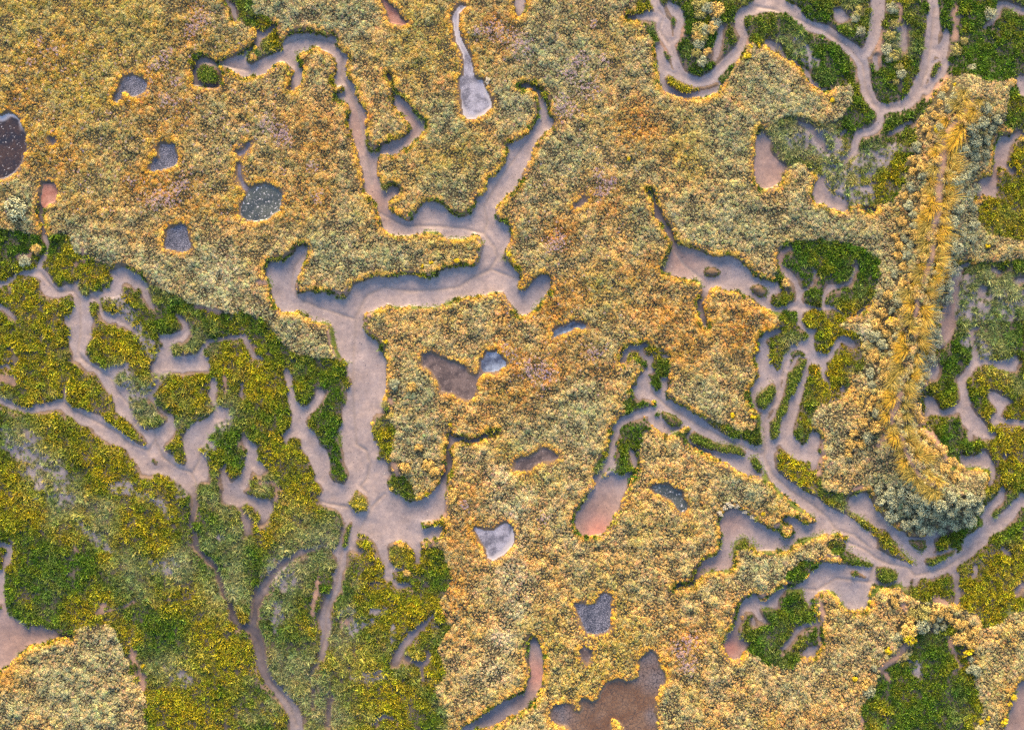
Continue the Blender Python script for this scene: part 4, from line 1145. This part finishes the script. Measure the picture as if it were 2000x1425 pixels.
# ---------------------------------------------------------------- single plants
CLAIM = np.zeros(S2, bool)
ORD = ('first second third fourth fifth sixth seventh eighth ninth tenth eleventh twelfth thirteenth fourteenth fifteenth '
       'sixteenth seventeenth eighteenth nineteenth').split()
TENS = {20: 'twent', 30: 'thirt', 40: 'fort', 50: 'fift'}


def ordinal(n):
    if n < 20: return ORD[n - 1]
    t, u = n // 10 * 10, n % 10
    return TENS[t] + ('ieth' if u == 0 else 'y-' + ORD[u - 1])


def claim(x, y, r):
    c = x / CELL + PAD; q = y / CELL + PAD; k = r / CELL
    ys = slice(max(0, int(q - k)), int(q + k) + 2); xs = slice(max(0, int(c - k)), int(c + k) + 2)
    Y, X = np.mgrid[ys, xs]
    CLAIM[ys, xs] |= (X - c) ** 2 + (Y - q) ** 2 < k * k


def shrub_mesh(name, seed, c1, c2, lobes=11, leaf=.34):
    """One domed shrub of unit radius: bunched cushions of leaves over a few woody stems."""
    r = np.random.default_rng(seed)
    Vs, Fs, Cs = [], [], []
    n0 = 0
    for k in range(lobes):
        V, F, t = cushion(70, seed * 50 + k, .85, leaf)
        if k == 0: d = np.array([0, 0, .42])
        else:
            a = k * 2.4 + r.normal() * .3; q = .28 + .42 * np.sqrt(k / lobes) + .06 * r.normal()
            d = np.array([np.cos(a) * q, np.sin(a) * q, .50 - .55 * q * q + .05 * r.normal()])
        s = (.36 + .10 * r.random())
        V = V * s + d
        tone = 1 + .16 * r.normal()
        Vs.append(V); Fs.append(F + n0); n0 += len(V)
        Cs.append(np.clip((c1 + (c2 - c1) * t[:, None]) * tone, .004, .9))
    for k in range(5):                                  # stems
        a = k * 1.3 + r.random(); e = np.array([np.cos(a) * .4, np.sin(a) * .4, .4]); w = .03
        b = np.array([[-w, 0, -.1], [w, 0, -.1], [w, 0, 0], [-w, 0, 0]]); b[2:] += e
        Vs.append(b); Fs.append(np.array([[0, 1, 2, 3]]) + n0); n0 += 4
        Cs.append(np.repeat([[.06, .04, .025]], 4, 0))
    return mesh_np(name, np.concatenate(Vs), np.concatenate(Fs), M_LEAF, {'leafcol': np.concatenate(Cs)})


def tussock_mesh(name, seed, bias, c1, c2):
    V, F, t = tuft(180, seed, lean=.8, length=.72, width=.036, spread=.30, bias=bias)
    r = np.random.default_rng(seed)
    tone = np.repeat(1 + .30 * r.normal(size=180), 6)
    C = np.clip((c1 + (c2 - c1) * t[:, None]) * tone[:, None], .004, .9)
    return mesh_np(name, V, F, M_LEAF, {'leafcol': C})


SH = {'golden': [shrub_mesh('golden_shrub', 300 + k, col(.09, .10, .03), col(.78, .52, .15)) for k in range(4)],
      'grey-green': [shrub_mesh('grey_shrub', 320 + k, col(.075, .10, .06), col(.44, .46, .29)) for k in range(4)],
      'olive': [shrub_mesh('olive_shrub', 340 + k, col(.06, .08, .02), col(.46, .41, .12)) for k in range(3)],
      'yellow': [shrub_mesh('yellow_shrub', 360 + k, col(.09, .12, .008), col(.80, .60, .012), 8, .4) for k in range(3)],
      'white': [shrub_mesh('white_flower', 380 + k, col(.22, .20, .12), col(.72, .66, .52), 7, .4) for k in range(2)]}


def plant(name, tone, x, y, r_units, label, cat, group, seed, squash=1.0):
    rr = np.random.default_rng(seed)
    o = bpy.data.objects.new(name, SH[tone][seed % len(SH[tone])])
    X, Y = float(wx(x)), float(wy(y)); R = r_units * U
    o.location = (X, Y, float(sample(zfld, np.array([X]), np.array([Y]))[0]) - .02)
    o.rotation_euler = (0, 0, rr.random() * 6.283)
    o.scale = (R * (1.05 + .15 * rr.normal()), R * 1.05, R * squash * 1.25)
    tag(link(o), label, cat, group)
    claim(x, y, r_units * 1.04)
    return o


def inside(P, x, y):
    c = False
    for (x0, y0), (x1, y1) in zip(P, P[1:] + P[:1]):
        if (y0 <= y) != (y1 <= y) and x < x0 + (y - y0) / (y1 - y0) * (x1 - x0): c = not c
    return c


def crest_x(y):
    ys = [p[1] for p in BERM]; xs = [p[0] for p in BERM]
    return float(np.interp(y, ys, xs))


def spaced(P, n, r0, r1, seed, taken, gap=.82, tries=6000):
    r = np.random.default_rng(seed)
    xs = [p[0] for p in P]; ys = [p[1] for p in P]; out = []
    for _ in range(tries):
        x = r.uniform(min(xs), max(xs)); y = r.uniform(min(ys), max(ys)); q = r.uniform(r0, r1)
        if not inside(P, x, y): continue
        if any((x - a) ** 2 + (y - b) ** 2 < ((q + c) * gap) ** 2 for a, b, c in taken): continue
        taken.append((x, y, q)); out.append((x, y, q))
        if len(out) >= n: break
    return out


taken = []
# tussocks ride the crest of the ridge on both sides of the bare path
STRAW = [tussock_mesh('grass_tussock', 400 + k, b, col(.05, .07, .014), (col(.95, .52, .04), col(.62, .44, .09), col(.95, .58, .10))[k % 3]) for k, b in
         enumerate(((1.1, -.3), (1.0, -.7), (.8, -.9), (-1.0, -.5), (-.8, -.8), (.9, .2)))]
spots = []
r_ = np.random.default_rng(55)
cum = 0.0
for (x0, y0), (x1, y1) in zip(BERM[:-2], BERM[1:-1]):
    L = np.hypot(x1 - x0, y1 - y0); nx_, ny_ = -(y1 - y0) / L, (x1 - x0) / L
    k = 0.0
    while k < L:
        for side in (-1, 1):
            off = side * r_.uniform(9, 13 if side < 0 else 17)
            t = (k + r_.uniform(0, 9)) / L
            x = x0 + (x1 - x0) * t - nx_ * off * side * side; y = y0 + (y1 - y0) * t - ny_ * off
            spots.append((x, y, r_.uniform(11, 19)))
            if r_.random() < .35: spots.append((x - nx_ * side * r_.uniform(7, 10), y - ny_ * side * 8, r_.uniform(11, 16)))
        k += 15
REACH = [(300, 'at the ridge north tip'), (420, 'beside the green-floored pan'), (545, 'level with the dark hollow'),
         (680, 'by the branching creeks'), (830, 'on the ridge waist'), (2000, 'at the ridge south end')]


def reach(y):
    for lim, nm in REACH:
        if y < lim: return nm


keep = []
for s in sorted(spots, key=lambda s: s[1]):
    if all((s[0] - a) ** 2 + (s[1] - b) ** 2 > 12.5 ** 2 for a, b, c in keep): keep.append(s)
count = {}
for i, (x, y, q) in enumerate(keep):
    east = x > crest_x(y)
    key = (reach(y), east, q > 15); count[key] = count.get(key, 0) + 1
    side = 'east' if east else 'west'
    look = 'straw-gold tussock' if q > 15 else 'small straw-gold tussock'
    rr = np.random.default_rng(900 + i)
    pick = int(rr.choice([3, 4])) if (not east or y < 300) and rr.random() < .7 else int(rr.choice([0, 1, 2, 5]))
    o = bpy.data.objects.new('grass_tussock', STRAW[pick])
    X, Y = float(wx(x)), float(wy(y))
    o.location = (X, Y, float(sample(zfld, np.array([X]), np.array([Y]))[0]) - .02)
    o.rotation_euler = (0, 0, rr.normal() * .35); sc1 = q * U * 1.0
    o.scale = (sc1, sc1, sc1 * .85)
    tag(link(o), f'{look} {side} of the path {reach(y)}, {ordinal(count[key])} from north', 'grass tussock', 'straw-coloured tussocks along the ridge path')
    claim(x, y, q * .5)
    taken.append((x, y, q * .5))

WEST = [(1838, 172), (1878, 178), (1858, 235), (1822, 285), (1812, 400), (1798, 480), (1780, 570), (1762, 640), (1748, 720), (1728, 780), (1700, 850), (1655, 890),
        (1645, 870), (1690, 790), (1695, 720), (1708, 620), (1738, 560), (1742, 470), (1757, 410), (1772, 330), (1787, 270), (1815, 212)]
EAST = [(1905, 195), (1945, 235), (1918, 330), (1898, 400), (1898, 470), (1868, 520), (1848, 600), (1838, 660), (1806, 740), (1782, 780), (1830, 860), (1880, 920),
        (1850, 930), (1800, 880), (1768, 820), (1772, 740), (1796, 640), (1822, 560), (1836, 470), (1846, 400), (1852, 320), (1875, 260)]
SOUTH = [(1705, 945), (1760, 955), (1800, 965), (1880, 965), (1905, 990), (1890, 1020), (1850, 1035), (1790, 1035), (1740, 1010), (1715, 980)]
groups = [(WEST, 95, 8, 13, 'west', 61), (EAST, 52, 10, 15, 'east', 62), (SOUTH, 30, 11, 15, 'south', 63)]
for P, n, r0, r1, side, sd in groups:
    count = {}
    for i, (x, y, q) in enumerate(sorted(spaced(P, n, r0, r1, sd, taken), key=lambda s: s[1])):
        rr = np.random.default_rng(sd * 100 + i)
        if side == 'west': tone = 'golden' if rr.random() < .62 else 'grey-green'
        elif side == 'east': tone = 'grey-green' if y < 780 else 'golden'
        else: tone = 'grey-green'
        if side == 'south':
            label = 'round grey-green shrub on the southern foot of the ridge, {} from the top'
            key = 'south'
        else:
            key = (reach(y), tone)
            label = f'{tone} shrub on the {side} slope {reach(y)}, {{}} from north'
        count[key] = count.get(key, 0) + 1
        plant('shrub', tone, x, y, q, label.format(ordinal(count[key])), 'shrub',
              f'{tone} shrubs on the {side} side of the ridge', sd * 1000 + i, .9)

SE = [(650, 150, 70, 'olive'), (780, 120, 60, 'golden'), (860, 180, 45, 'golden'), (560, 200, 45, 'golden'), (530, 280, 70, 'golden'), (640, 250, 55, 'grey-green'), (730, 190, 32, 'golden'),
      (790, 190, 26, 'grey-green'), (825, 260, 28, 'grey-green'), (770, 295, 24, 'grey-green'), (765, 250, 22, 'grey-green'), (935, 235, 40, 'golden'), (992, 235, 27, 'golden'), (1042, 295, 46, 'golden'),
      (945, 355, 52, 'golden'), (1030, 385, 44, 'golden'), (1045, 515, 22, 'grey-green'), (1070, 600, 46, 'grey-green'), (235, 770, 42, 'grey-green'), (270, 580, 26, 'grey-green'), (560, 150, 40, 'olive'),
      (470, 330, 40, 'grey-green'), (1025, 600, 28, 'grey-green'), (430, 60, 50, 'golden'), (205, 715, 40, 'golden')]
for i, (u, v, q, tone) in enumerate(sorted(SE, key=lambda s: (s[1], s[0]))):
    x, y = 1640 + u / 4.053, 1160 + v / 4.053
    size = 'large' if q > 48 else 'small' if q < 30 else 'round'
    where = ('western' if u < 480 else 'northern' if v < 320 else 'eastern')
    plant('shrub', tone, x, y, q / 4.053 * 1.08, f'{size} {tone} shrub on the {where} rim of the dark green hollow, {ordinal(i + 1)} counting down', 'shrub',
          'shrubs around the south-eastern hollow', 5000 + i, .95)

NEI = [('A3', 1400, 220, 52), ('A3', 1450, 225, 45), ('A3', 1500, 210, 42), ('A3', 1390, 270, 44), ('A3', 1435, 285, 42), ('A3', 1400, 335, 40), ('A3', 1385, 400, 38), ('A3', 1430, 462, 44), ('A3', 1470, 390, 38),
       ('A3', 1540, 80, 60), ('A3', 1470, 60, 50), ('A3', 1415, 110, 46), ('A3', 1400, 30, 46), ('A3', 1530, 170, 40)]
for i, (sh, u, v, q) in enumerate(sorted(NEI, key=lambda s: (s[2], s[1]))):
    plant('shrub', ('olive', 'grey-green', 'golden')[i % 3], *tile(sh, u, v), q * .26, f'{("olive", "grey-green", "golden")[i % 3]} shrub on the tongue in the northern creek loop, {ordinal(i + 1)} from top', 'shrub',
          'shrubs on the northern tongue', 6000 + i, .95)
NEJ = [('A4', 760, 90, 45), ('A4', 775, 235, 36), ('A4', 735, 140, 32), ('A4', 1010, 60, 45), ('A4', 1030, 180, 34), ('A4', 1000, 270, 40), ('A4', 970, 370, 45), ('A4', 1020, 420, 42), ('A4', 990, 440, 34),
       ('A4', 1080, 560, 36), ('A4', 1040, 610, 30), ('A4', 1065, 505, 34)]
for i, (sh, u, v, q) in enumerate(sorted(NEJ, key=lambda s: (s[2], s[1]))):
    strip = 'west bank of the upper fork' if u < 800 else 'sandy strip' if v < 320 else 'green tongue'
    plant('shrub', 'olive' if i % 2 else 'grey-green', *tile(sh, u, v), q * .26, f'{"olive" if i % 2 else "grey-green"} shrub on the {strip} between northern creeks, {ordinal(i + 1)} from top', 'shrub',
          'shrubs between the north-eastern creeks', 6100 + i, .95)
LONE = [('A4', 1750, 110, 48, 'grey-green', 'lone pale shrub beside the thin creek in the top right corner'),
        ('A4', 1490, 375, 44, 'olive', 'olive shrub on the east bank of the north-eastern creek, beside the dark bank'),
        ('A4', 1555, 310, 30, 'olive', 'small olive shrub standing just off the north-eastern creek bank'),
        ('A4', 1590, 520, 34, 'grey-green', 'pale shrub in the dark green field north-east of the ridge tip'),
        ('B1', 268, 525, 40, 'golden', 'golden shrub at the brown bank above the western creek mouth'),
        ('B1', 185, 615, 44, 'grey-green', 'grey-green shrub just north of the western mud creek'),
        ('B1', 140, 225, 80, 'grey-green', 'big grey-green shrub on the left lip of the red mud pit'),
        ('B4', 215, 775, 36, 'golden', 'orange-tipped shrub on the muddy point left of the star-shaped creek'),
        ('C2', 1120, 820, 46, 'golden', 'pale golden shrub in the thicket right of the main channel, above its bend'),
        ('C2', 1290, 800, 50, 'golden', 'peach-coloured shrub near the dark crack joining the main channel bend'),
        ('C2', 1345, 850, 46, 'golden', 'broad peach shrub right beside the dark crack at the channel bend'),
        ('C2', 1225, 670, 36, 'golden', 'small peach shrub in the thicket east of the main channel'),
        ('C2', 1170, 215, 40, 'golden', 'pale shrub between the main channel and the heart-shaped pan'),
        ('C2', 1040, 190, 40, 'grey-green', 'grey-green shrub on the east bank of the main channel, level with the heart-shaped pan'),
        ('C2', 1470, 1050, 40, 'golden', 'pale golden shrub right of the main channel mouth bend'),
        ('C2', 1490, 1000, 34, 'golden', 'small golden shrub just above another by the channel mouth bend'),
        ('D2', 1135, 245, 30, 'golden', 'single pale round shrub on the yellow-green flat south of the mud junction'),
        ('C2', 960, 345, 30, 'olive', 'small rounded shrub on the lip of the main channel')]
for i, (sh, u, v, q, tone, lab) in enumerate(LONE):
    plant('shrub', tone, *tile(sh, u, v), q * .26, lab, 'shrub', None, 6200 + i, .95)

YEL = [('A3', 1795, 350, 20, 'by the inside bend of the northern creek, left of a pair'), ('A3', 1857, 343, 20, 'by the inside bend of the northern creek, right of a pair'),
       ('A3', 1768, 425, 32, 'largest on the bank south of the northern creek bend'), ('B2', 1315, 630, 20, 'on the lower edge of the long western peninsula, middle of three'),
       ('B2', 1250, 655, 16, 'on the lower edge of the long western peninsula, leftmost of three'), ('B2', 1505, 612, 24, 'on the lower edge of the long western peninsula, rightmost of three'),
       ('B2', 978, 1222, 16, 'on the east bank of the main channel below its wide bend'), ('B2', 1900, 562, 24, 'on the west-facing bank across from the peninsula tip'),
       ('B2', 1937, 612, 20, 'just below another yellow one across from the peninsula tip'), ('B3', 1840, 1275, 20, 'at the western edge of the branching eastern creeks'),
       ('A3', 876, 1195, 14, 'alone in the golden marsh below the long creek'), ('C3', 1655, 430, 24, 'on the plateau above the eastern creek junction, left of a pair'),
       ('C3', 1810, 440, 26, 'on the plateau above the eastern creek junction, right of a pair'), ('C3', 1885, 1165, 14, 'on the plateau rim above the south-eastern pan'),
       ('C2', 1460, 497, 17, 'alone right of the thicket below the heart-shaped pan'), ('A4', 1453, 655, 20, 'at the north-western tip of the grassy ridge'),
       ('A4', 1298, 995, 26, 'on the upper west slope of the grassy ridge'), ('A4', 556, 755, 22, 'on the high promontory south of the northern mud channel'),
       ('B4', 1725, 507, 22, 'on the golden neck east of the grassy ridge'), ('B4', 980, 1070, 40, 'on the middle west slope of the ridge'),
       ('D4', 725, 1035, 24, 'at the western rim of the south-eastern hollow'), ('D4', 975, 830, 30, 'beside the pale gravel in the south-eastern hollow'),
       ('D4', 1128, 720, 60, 'under the shrubs at the head of the south-eastern hollow'), ('D4', 1915, 1175, 26, 'near the right edge, upper of a pair'),
       ('D4', 1890, 1222, 20, 'near the right edge, lower of a pair'), ('D4', 1848, 1360, 34, 'in the bottom right corner'), ('D4', 1680, 1362, 22, 'right of the green hollow, left of a pair'),
       ('D4', 1732, 1336, 20, 'right of the green hollow, right of a pair'), ('D4', 1580, 840, 46, 'on the eastern slope of the south-eastern hollow'),
       ('D1', 1072, 945, 22, 'at the bare reddish gap on the edge of the south-western plateau')]
for i, (sh, u, v, q, lab) in enumerate(YEL):
    plant('flowering_shrub', 'yellow', *tile(sh, u, v), max(q * .26, 4.5), 'bright yellow flowering shrub ' + lab, 'yellow shrub', 'yellow flowering shrubs', 6400 + i, .95)
WHI = [('C3', 1560, 1165, 22, 'leftmost of the row'), ('C3', 1600, 1120, 22, 'second from the left of the row'), ('C3', 1640, 1095, 26, 'highest of the row'), ('C3', 1690, 1110, 20, 'right after the highest of the row'),
       ('C3', 1755, 1150, 20, 'second from the right of the row'), ('C3', 1810, 1190, 20, 'rightmost of the row'), ('A2', 1735, 605, 26, 'on the right rim of the spoon-shaped salt pan')]
for i, (sh, u, v, q, lab) in enumerate(WHI):
    plant('flower_clump', 'white', *tile(sh, u, v), q * .26, 'white fluffy flower clump ' + (lab + ' above the south-eastern pan' if sh == 'C3' else lab), 'white flowers', 'white flower clumps', 6500 + i, .9)

# ---------------------------------------------------------------- islets: mud bank with its own growth
_, _, d_in = nearest(~islet)
d_in = d_in * CELL * U


def realise(protos, P, S, Rz, C1, C2, seed):
    r = np.random.default_rng(seed)
    Vs, Fs, Cs = [], [], []; n0 = 0
    for p, s, a, c1, c2 in zip(P, S, Rz, C1, C2):
        V, F, t = protos[r.integers(len(protos))]
        ca, sa = np.cos(a), np.sin(a)
        W = V @ np.array([[ca, sa, 0], [-sa, ca, 0], [0, 0, 1]]) * s + p
        Vs.append(W); Fs.append(F + n0); n0 += len(V); Cs.append(np.clip(c1 + (c2 - c1) * t[:, None], .004, .9))
    return np.concatenate(Vs), np.concatenate(Fs), np.concatenate(Cs)


SPRIG_RAW = [sprig(26, 140 + k) for k in range(3)]
for i, (sh, txt, growth, label) in enumerate(ISLETS):
    sel = (cls == 100 + i)[:-1, :-1]
    if not sel.any(): continue
    rr, cc_ = np.nonzero(sel)
    org = np.array((float(gx[cc_].mean()), float(gy[rr].mean()), 0.0))
    root = bpy.data.objects.new('marsh_islet', None); root.location = org; root.empty_display_size = .3
    tag(link(root), label, 'islet', 'islets in the mud creeks')
    bank = terrain('mud_bank', sel, M_SOIL, org); link(bank, root); bank.location = (0, 0, 0)
    X, Y = hexpts(.17, 700 + i)
    ok = sample_n((cls == 100 + i).astype(float), X, Y) > .5
    X, Y = X[ok], Y[ok]; d = sample(d_in, X, Y); r = np.random.default_rng(800 + i)
    if growth == 'bare': ok = ((d < .22) & (r.random(len(d)) < .55)) | (r.random(len(d)) < .07)
    elif growth == 'algae': ok = (d < .34) | (r.random(len(d)) < .25)
    else: ok = (d > .10 + .12 * r.random(len(d))) & (r.random(len(d)) < .93)
    X, Y, d = X[ok], Y[ok], d[ok]
    if not len(X): continue
    n = len(X); Z = sample(zfld, X, Y)
    P = np.c_[X, Y, Z - .02] - org
    if growth in ('bare', 'algae'):
        e = (d < .3)[:, None]; c1 = np.where(e, col(.05, .10, .006), col(.08, .07, .02)); c2 = np.where(e, col(.16, .24, .012), col(.25, .17, .05))
        S = .07 + .06 * r.random(n)
        if growth == 'bare': c2 = c2 * .7
    else:
        pa, pb = LO['y' if growth in ('yellow', 'mixed') else 'g']; qa, qb = LO['d' if growth != 'mixed' else 'w']
        t = (r.random(n) * .6 + .2 * (growth == 'green'))[:, None]
        c1 = lerp(pa, qa, t); c2 = lerp(pb, qb, t); S = .15 + .08 * r.random(n)
    V, F, C = realise(SPRIG_RAW, P, S, r.random(n) * 6.283, c1 * np.ones((n, 1)), c2 * np.ones((n, 1)), 850 + i)
    me = mesh_np('foliage', V, F, M_LEAF, {'leafcol': C})
    link(bpy.data.objects.new('foliage', me), root)

# ---------------------------------------------------------------- ground cover nobody could count
edge_n = noise(S2, 22, 500); edge_m = noise(S2, 6, 501)
r = np.random.default_rng(3)


def field_pts(sp, seed):
    X, Y = hexpts(sp, seed)
    d = sample(dist_wet, X, Y)
    ok = (sample_n(cls, X, Y) == 0) & ~sample_n(CLAIM, X, Y)
    X, Y, d = X[ok], Y[ok], d[ok]
    return X, Y, d


# golden and grey-green cushions of the high marsh
X, Y, d = field_pts(.165, 1)
lo = sample(low_f, X, Y)
south_bank = sample(near_pool.astype(float), X, Y)
need = .15 + np.clip(.9 * sample(edge_n, X, Y) - .06, -.04, .42) * (1 - south_bank) + .05 * south_bank
row = (712.5 - Y / U) / CELL + PAD
asp = (row - sample_n(sr, X, Y)) * CELL * U / np.maximum(d, .05)
need = np.where((asp > .2) & (south_bank < .5), np.minimum(need, .07 + .05 * np.abs(sample(edge_m, X, Y))), need) + .12 * sample(edge_m, X, Y)
ok = (lo + .22 * sample(edge_m, X, Y) < .5) & (d > need) & (r.random(len(X)) > .97 * sample(bare, X, Y)) & (r.random(len(X)) > 1.3 * sample(alg, X, Y))
X, Y, d = X[ok], Y[ok], d[ok]; n = len(X)
big = np.clip(1 + 1.1 * sample(noise(S2, 7, 510), X, Y), .6, 1.6)
S = .112 * big * r.uniform(.7, 1.35, n)
scl = np.c_[S, S, S * r.uniform(.9, 1.7, n)]
v = (1 + .17 * r.normal(size=(n, 1))) * (1 + .08 * r.normal(size=(n, 3)))
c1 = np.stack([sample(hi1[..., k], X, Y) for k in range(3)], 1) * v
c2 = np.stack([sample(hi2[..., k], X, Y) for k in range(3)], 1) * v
rim_ = np.clip(1.25 - d / .55, 0, 1)[:, None] * (.65 + .35 * r.random((n, 1)))  # plants near wet edges take on the painted sunlit gold
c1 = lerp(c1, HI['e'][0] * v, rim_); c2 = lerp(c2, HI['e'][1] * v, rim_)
odd = r.random((n, 1)) + rim_ * .0
c2 = np.where((odd < .2) & (rim_ < .3), c2 * .4 + .6 * HI['g'][1], np.where(odd > .90, c2 * .5 + .5 * HI['d'][1] * 1.15, c2))
Z = sample(zfld, X, Y) - .03
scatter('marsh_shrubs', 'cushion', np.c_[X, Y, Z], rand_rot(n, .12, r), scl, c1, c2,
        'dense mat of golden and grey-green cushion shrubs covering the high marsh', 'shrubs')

# low marsh: stubby glasswort, with blades of grass where it is wet or sparse
X, Y, d = field_pts(.185, 2)
lo = sample(low_f, X, Y)
need = .10 + np.clip(.45 * sample(edge_n, X, Y), -.04, .3) + .10 * sample(edge_m, X, Y)
ok = (lo + .22 * sample(edge_m, X, Y) >= .5) & (d > need) & (r.random(len(X)) > .96 * sample(bare, X, Y)) & (r.random(len(X)) > .62 * sample(sparse, X, Y)) & (sample(fbm(S2, 10, 520), X, Y) < .52)
# a fringe of low plants hugs the foot of the high banks
foot = (lo < .4) & (d > .03) & (d < .30) & (r.random(len(X)) < .5 + 1.2 * sample(edge_n, X, Y)) & (sample(near_pool.astype(float), X, Y) < .5)
ok = (ok | foot) & (r.random(len(X)) > .8 * sample(alg, X, Y)); X, Y, d = X[ok], Y[ok], d[ok]; n = len(X)
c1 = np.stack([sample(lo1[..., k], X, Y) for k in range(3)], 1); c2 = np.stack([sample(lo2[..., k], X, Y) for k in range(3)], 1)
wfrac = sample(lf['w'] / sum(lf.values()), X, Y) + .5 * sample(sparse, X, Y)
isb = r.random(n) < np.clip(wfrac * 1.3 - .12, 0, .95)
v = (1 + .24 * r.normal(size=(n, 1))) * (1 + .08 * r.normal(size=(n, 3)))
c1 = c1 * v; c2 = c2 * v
Z = sample(zfld, X, Y) - .02
S = r.uniform(.09, .19, n) * np.clip(1 + 1.2 * sample(noise(S2, 6, 511), X, Y), .5, 1.7)
scl = np.c_[S, S, S * r.uniform(.9, 1.5, n)]
rot = rand_rot(n, .15, r)
m = ~isb
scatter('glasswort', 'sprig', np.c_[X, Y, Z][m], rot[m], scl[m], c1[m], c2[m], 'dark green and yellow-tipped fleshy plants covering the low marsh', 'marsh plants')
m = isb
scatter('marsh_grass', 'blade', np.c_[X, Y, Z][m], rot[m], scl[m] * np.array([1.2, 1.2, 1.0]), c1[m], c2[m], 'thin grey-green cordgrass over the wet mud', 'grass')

# bright green algae and moss at the foot of banks
X, Y = hexpts(.12, 3)
a = sample(alg, X, Y); c_ = sample_n(cls, X, Y); d = sample(dist_wet, X, Y)
ok = (c_ < 100) & (r.random(len(X)) < a * 1.1) & ~sample_n(CLAIM, X, Y) & (d < .75) & (d > -.01)
X, Y = X[ok], Y[ok]; n = len(X)
S = r.uniform(.04, .08, n); v = 1 + .25 * r.normal(size=(n, 1))
scatter('algae', 'cushion', np.c_[X, Y, sample(zfld, X, Y) - .01], rand_rot(n, .2, r), np.c_[S, S, S * .6], col(.045, .085, .006) * v, col(.17, .25, .012) * v,
        'bright green fringe of algae along the creek banks', 'algae')

# sea lavender in flower
pts = []
for e in LAVENDER.split('|'):
    x, y, q = map(float, e.split())
    k = int(q * q * .11) + 4
    pts.append(np.c_[x + r.normal(size=k) * q * .5, y + r.normal(size=k) * q * .5])
k = 420
pts.append(np.c_[r.uniform(0, 560, k), r.uniform(80, 420, k)]); pts.append(np.c_[r.uniform(960, 1250, 160), r.uniform(80, 780, 160)])
p = np.concatenate(pts); X, Y = wx(p[:, 0]), wy(p[:, 1])
ok = (sample_n(cls, X, Y) == 0) & (sample(low_f, X, Y) < .4) & (sample(dist_wet, X, Y) > .4); X, Y = X[ok], Y[ok]; n = len(X)
t = r.random((n, 1)); S = r.uniform(.05, .10, n)
c = .8 * lerp(col(.42, .33, .50), col(.62, .44, .46), t)
scatter('sea_lavender', 'floret', np.c_[X, Y, sample(zfld, X, Y) + .14], rand_rot(n, .2, r), np.c_[S, S, S], c * .8, c, 'sprinkle of pink and violet sea lavender flowers in the golden marsh', 'flowers')

# scraps of weed and shell on the mud
X, Y = hexpts(.24, 4)
ok = (sample_n(cls, X, Y) == 1) & (r.random(len(X)) < .16 + .5 * np.clip(sample(fbm(S2, 18, 530), X, Y), 0, 1)); X, Y = X[ok], Y[ok]; n = len(X)
S = .018 + .035 * r.random(n) ** 2; dk = (r.random((n, 1)) < .93)
c = np.where(dk, col(.045, .045, .05), col(.6, .56, .5))
scatter('seaweed', 'flake', np.c_[X, Y, sample(zfld, X, Y) - .005], rand_rot(n, .2, r), np.c_[S, S * r.uniform(.6, 1.4, n), S * .6], c, c * 1.2, 'dark scraps of weed and shell strewn over the mud', 'seaweed')

# ---------------------------------------------------------------- light, sky, camera
SUN_EL, SUN_AZ = math.radians(20), math.radians(-4)   # azimuth from north (+Y), positive to the east
w = bpy.data.worlds.new('World'); scene.world = w; w.use_nodes = True
nt = w.node_tree; nt.nodes.clear()
sky = nt.nodes.new('ShaderNodeTexSky'); sky.sky_type = 'NISHITA'; sky.sun_disc = False
sky.sun_elevation = SUN_EL; sky.sun_rotation = SUN_AZ
bg = nt.nodes.new('ShaderNodeBackground'); bg.inputs[1].default_value = 0.15
wo = nt.nodes.new('ShaderNodeOutputWorld')
nt.links.new(sky.outputs[0], bg.inputs[0]); nt.links.new(bg.outputs[0], wo.inputs[0])
sl = bpy.data.lights.new('sun', 'SUN'); sl.energy = 4.5; sl.angle = math.radians(32); sl.color = (1.0, .68, .34)
so = bpy.data.objects.new('sun', sl); ROOT.objects.link(so)
dirv = Vector((math.sin(SUN_AZ) * math.cos(SUN_EL), math.cos(SUN_AZ) * math.cos(SUN_EL), math.sin(SUN_EL)))
so.rotation_euler = dirv.to_track_quat('Z', 'Y').to_euler(); so.location = dirv * 60

H = 92.0
cd = bpy.data.cameras.new('camera'); cd.sensor_width = 36; cd.lens = 36 * (H - .35) / 80.0; cd.clip_start = 1; cd.clip_end = 5000
co = bpy.data.objects.new('camera', cd); ROOT.objects.link(co); co.location = (0, 0, H); co.rotation_euler = (0, 0, 0)
scene.camera = co
scene.view_settings.view_transform = 'Standard'; scene.view_settings.look = 'None'
scene.view_settings.exposure = 1.86; scene.view_settings.gamma = 1.0
scene.cycles.max_bounces = 5; scene.cycles.diffuse_bounces = 3; scene.cycles.use_denoising = False
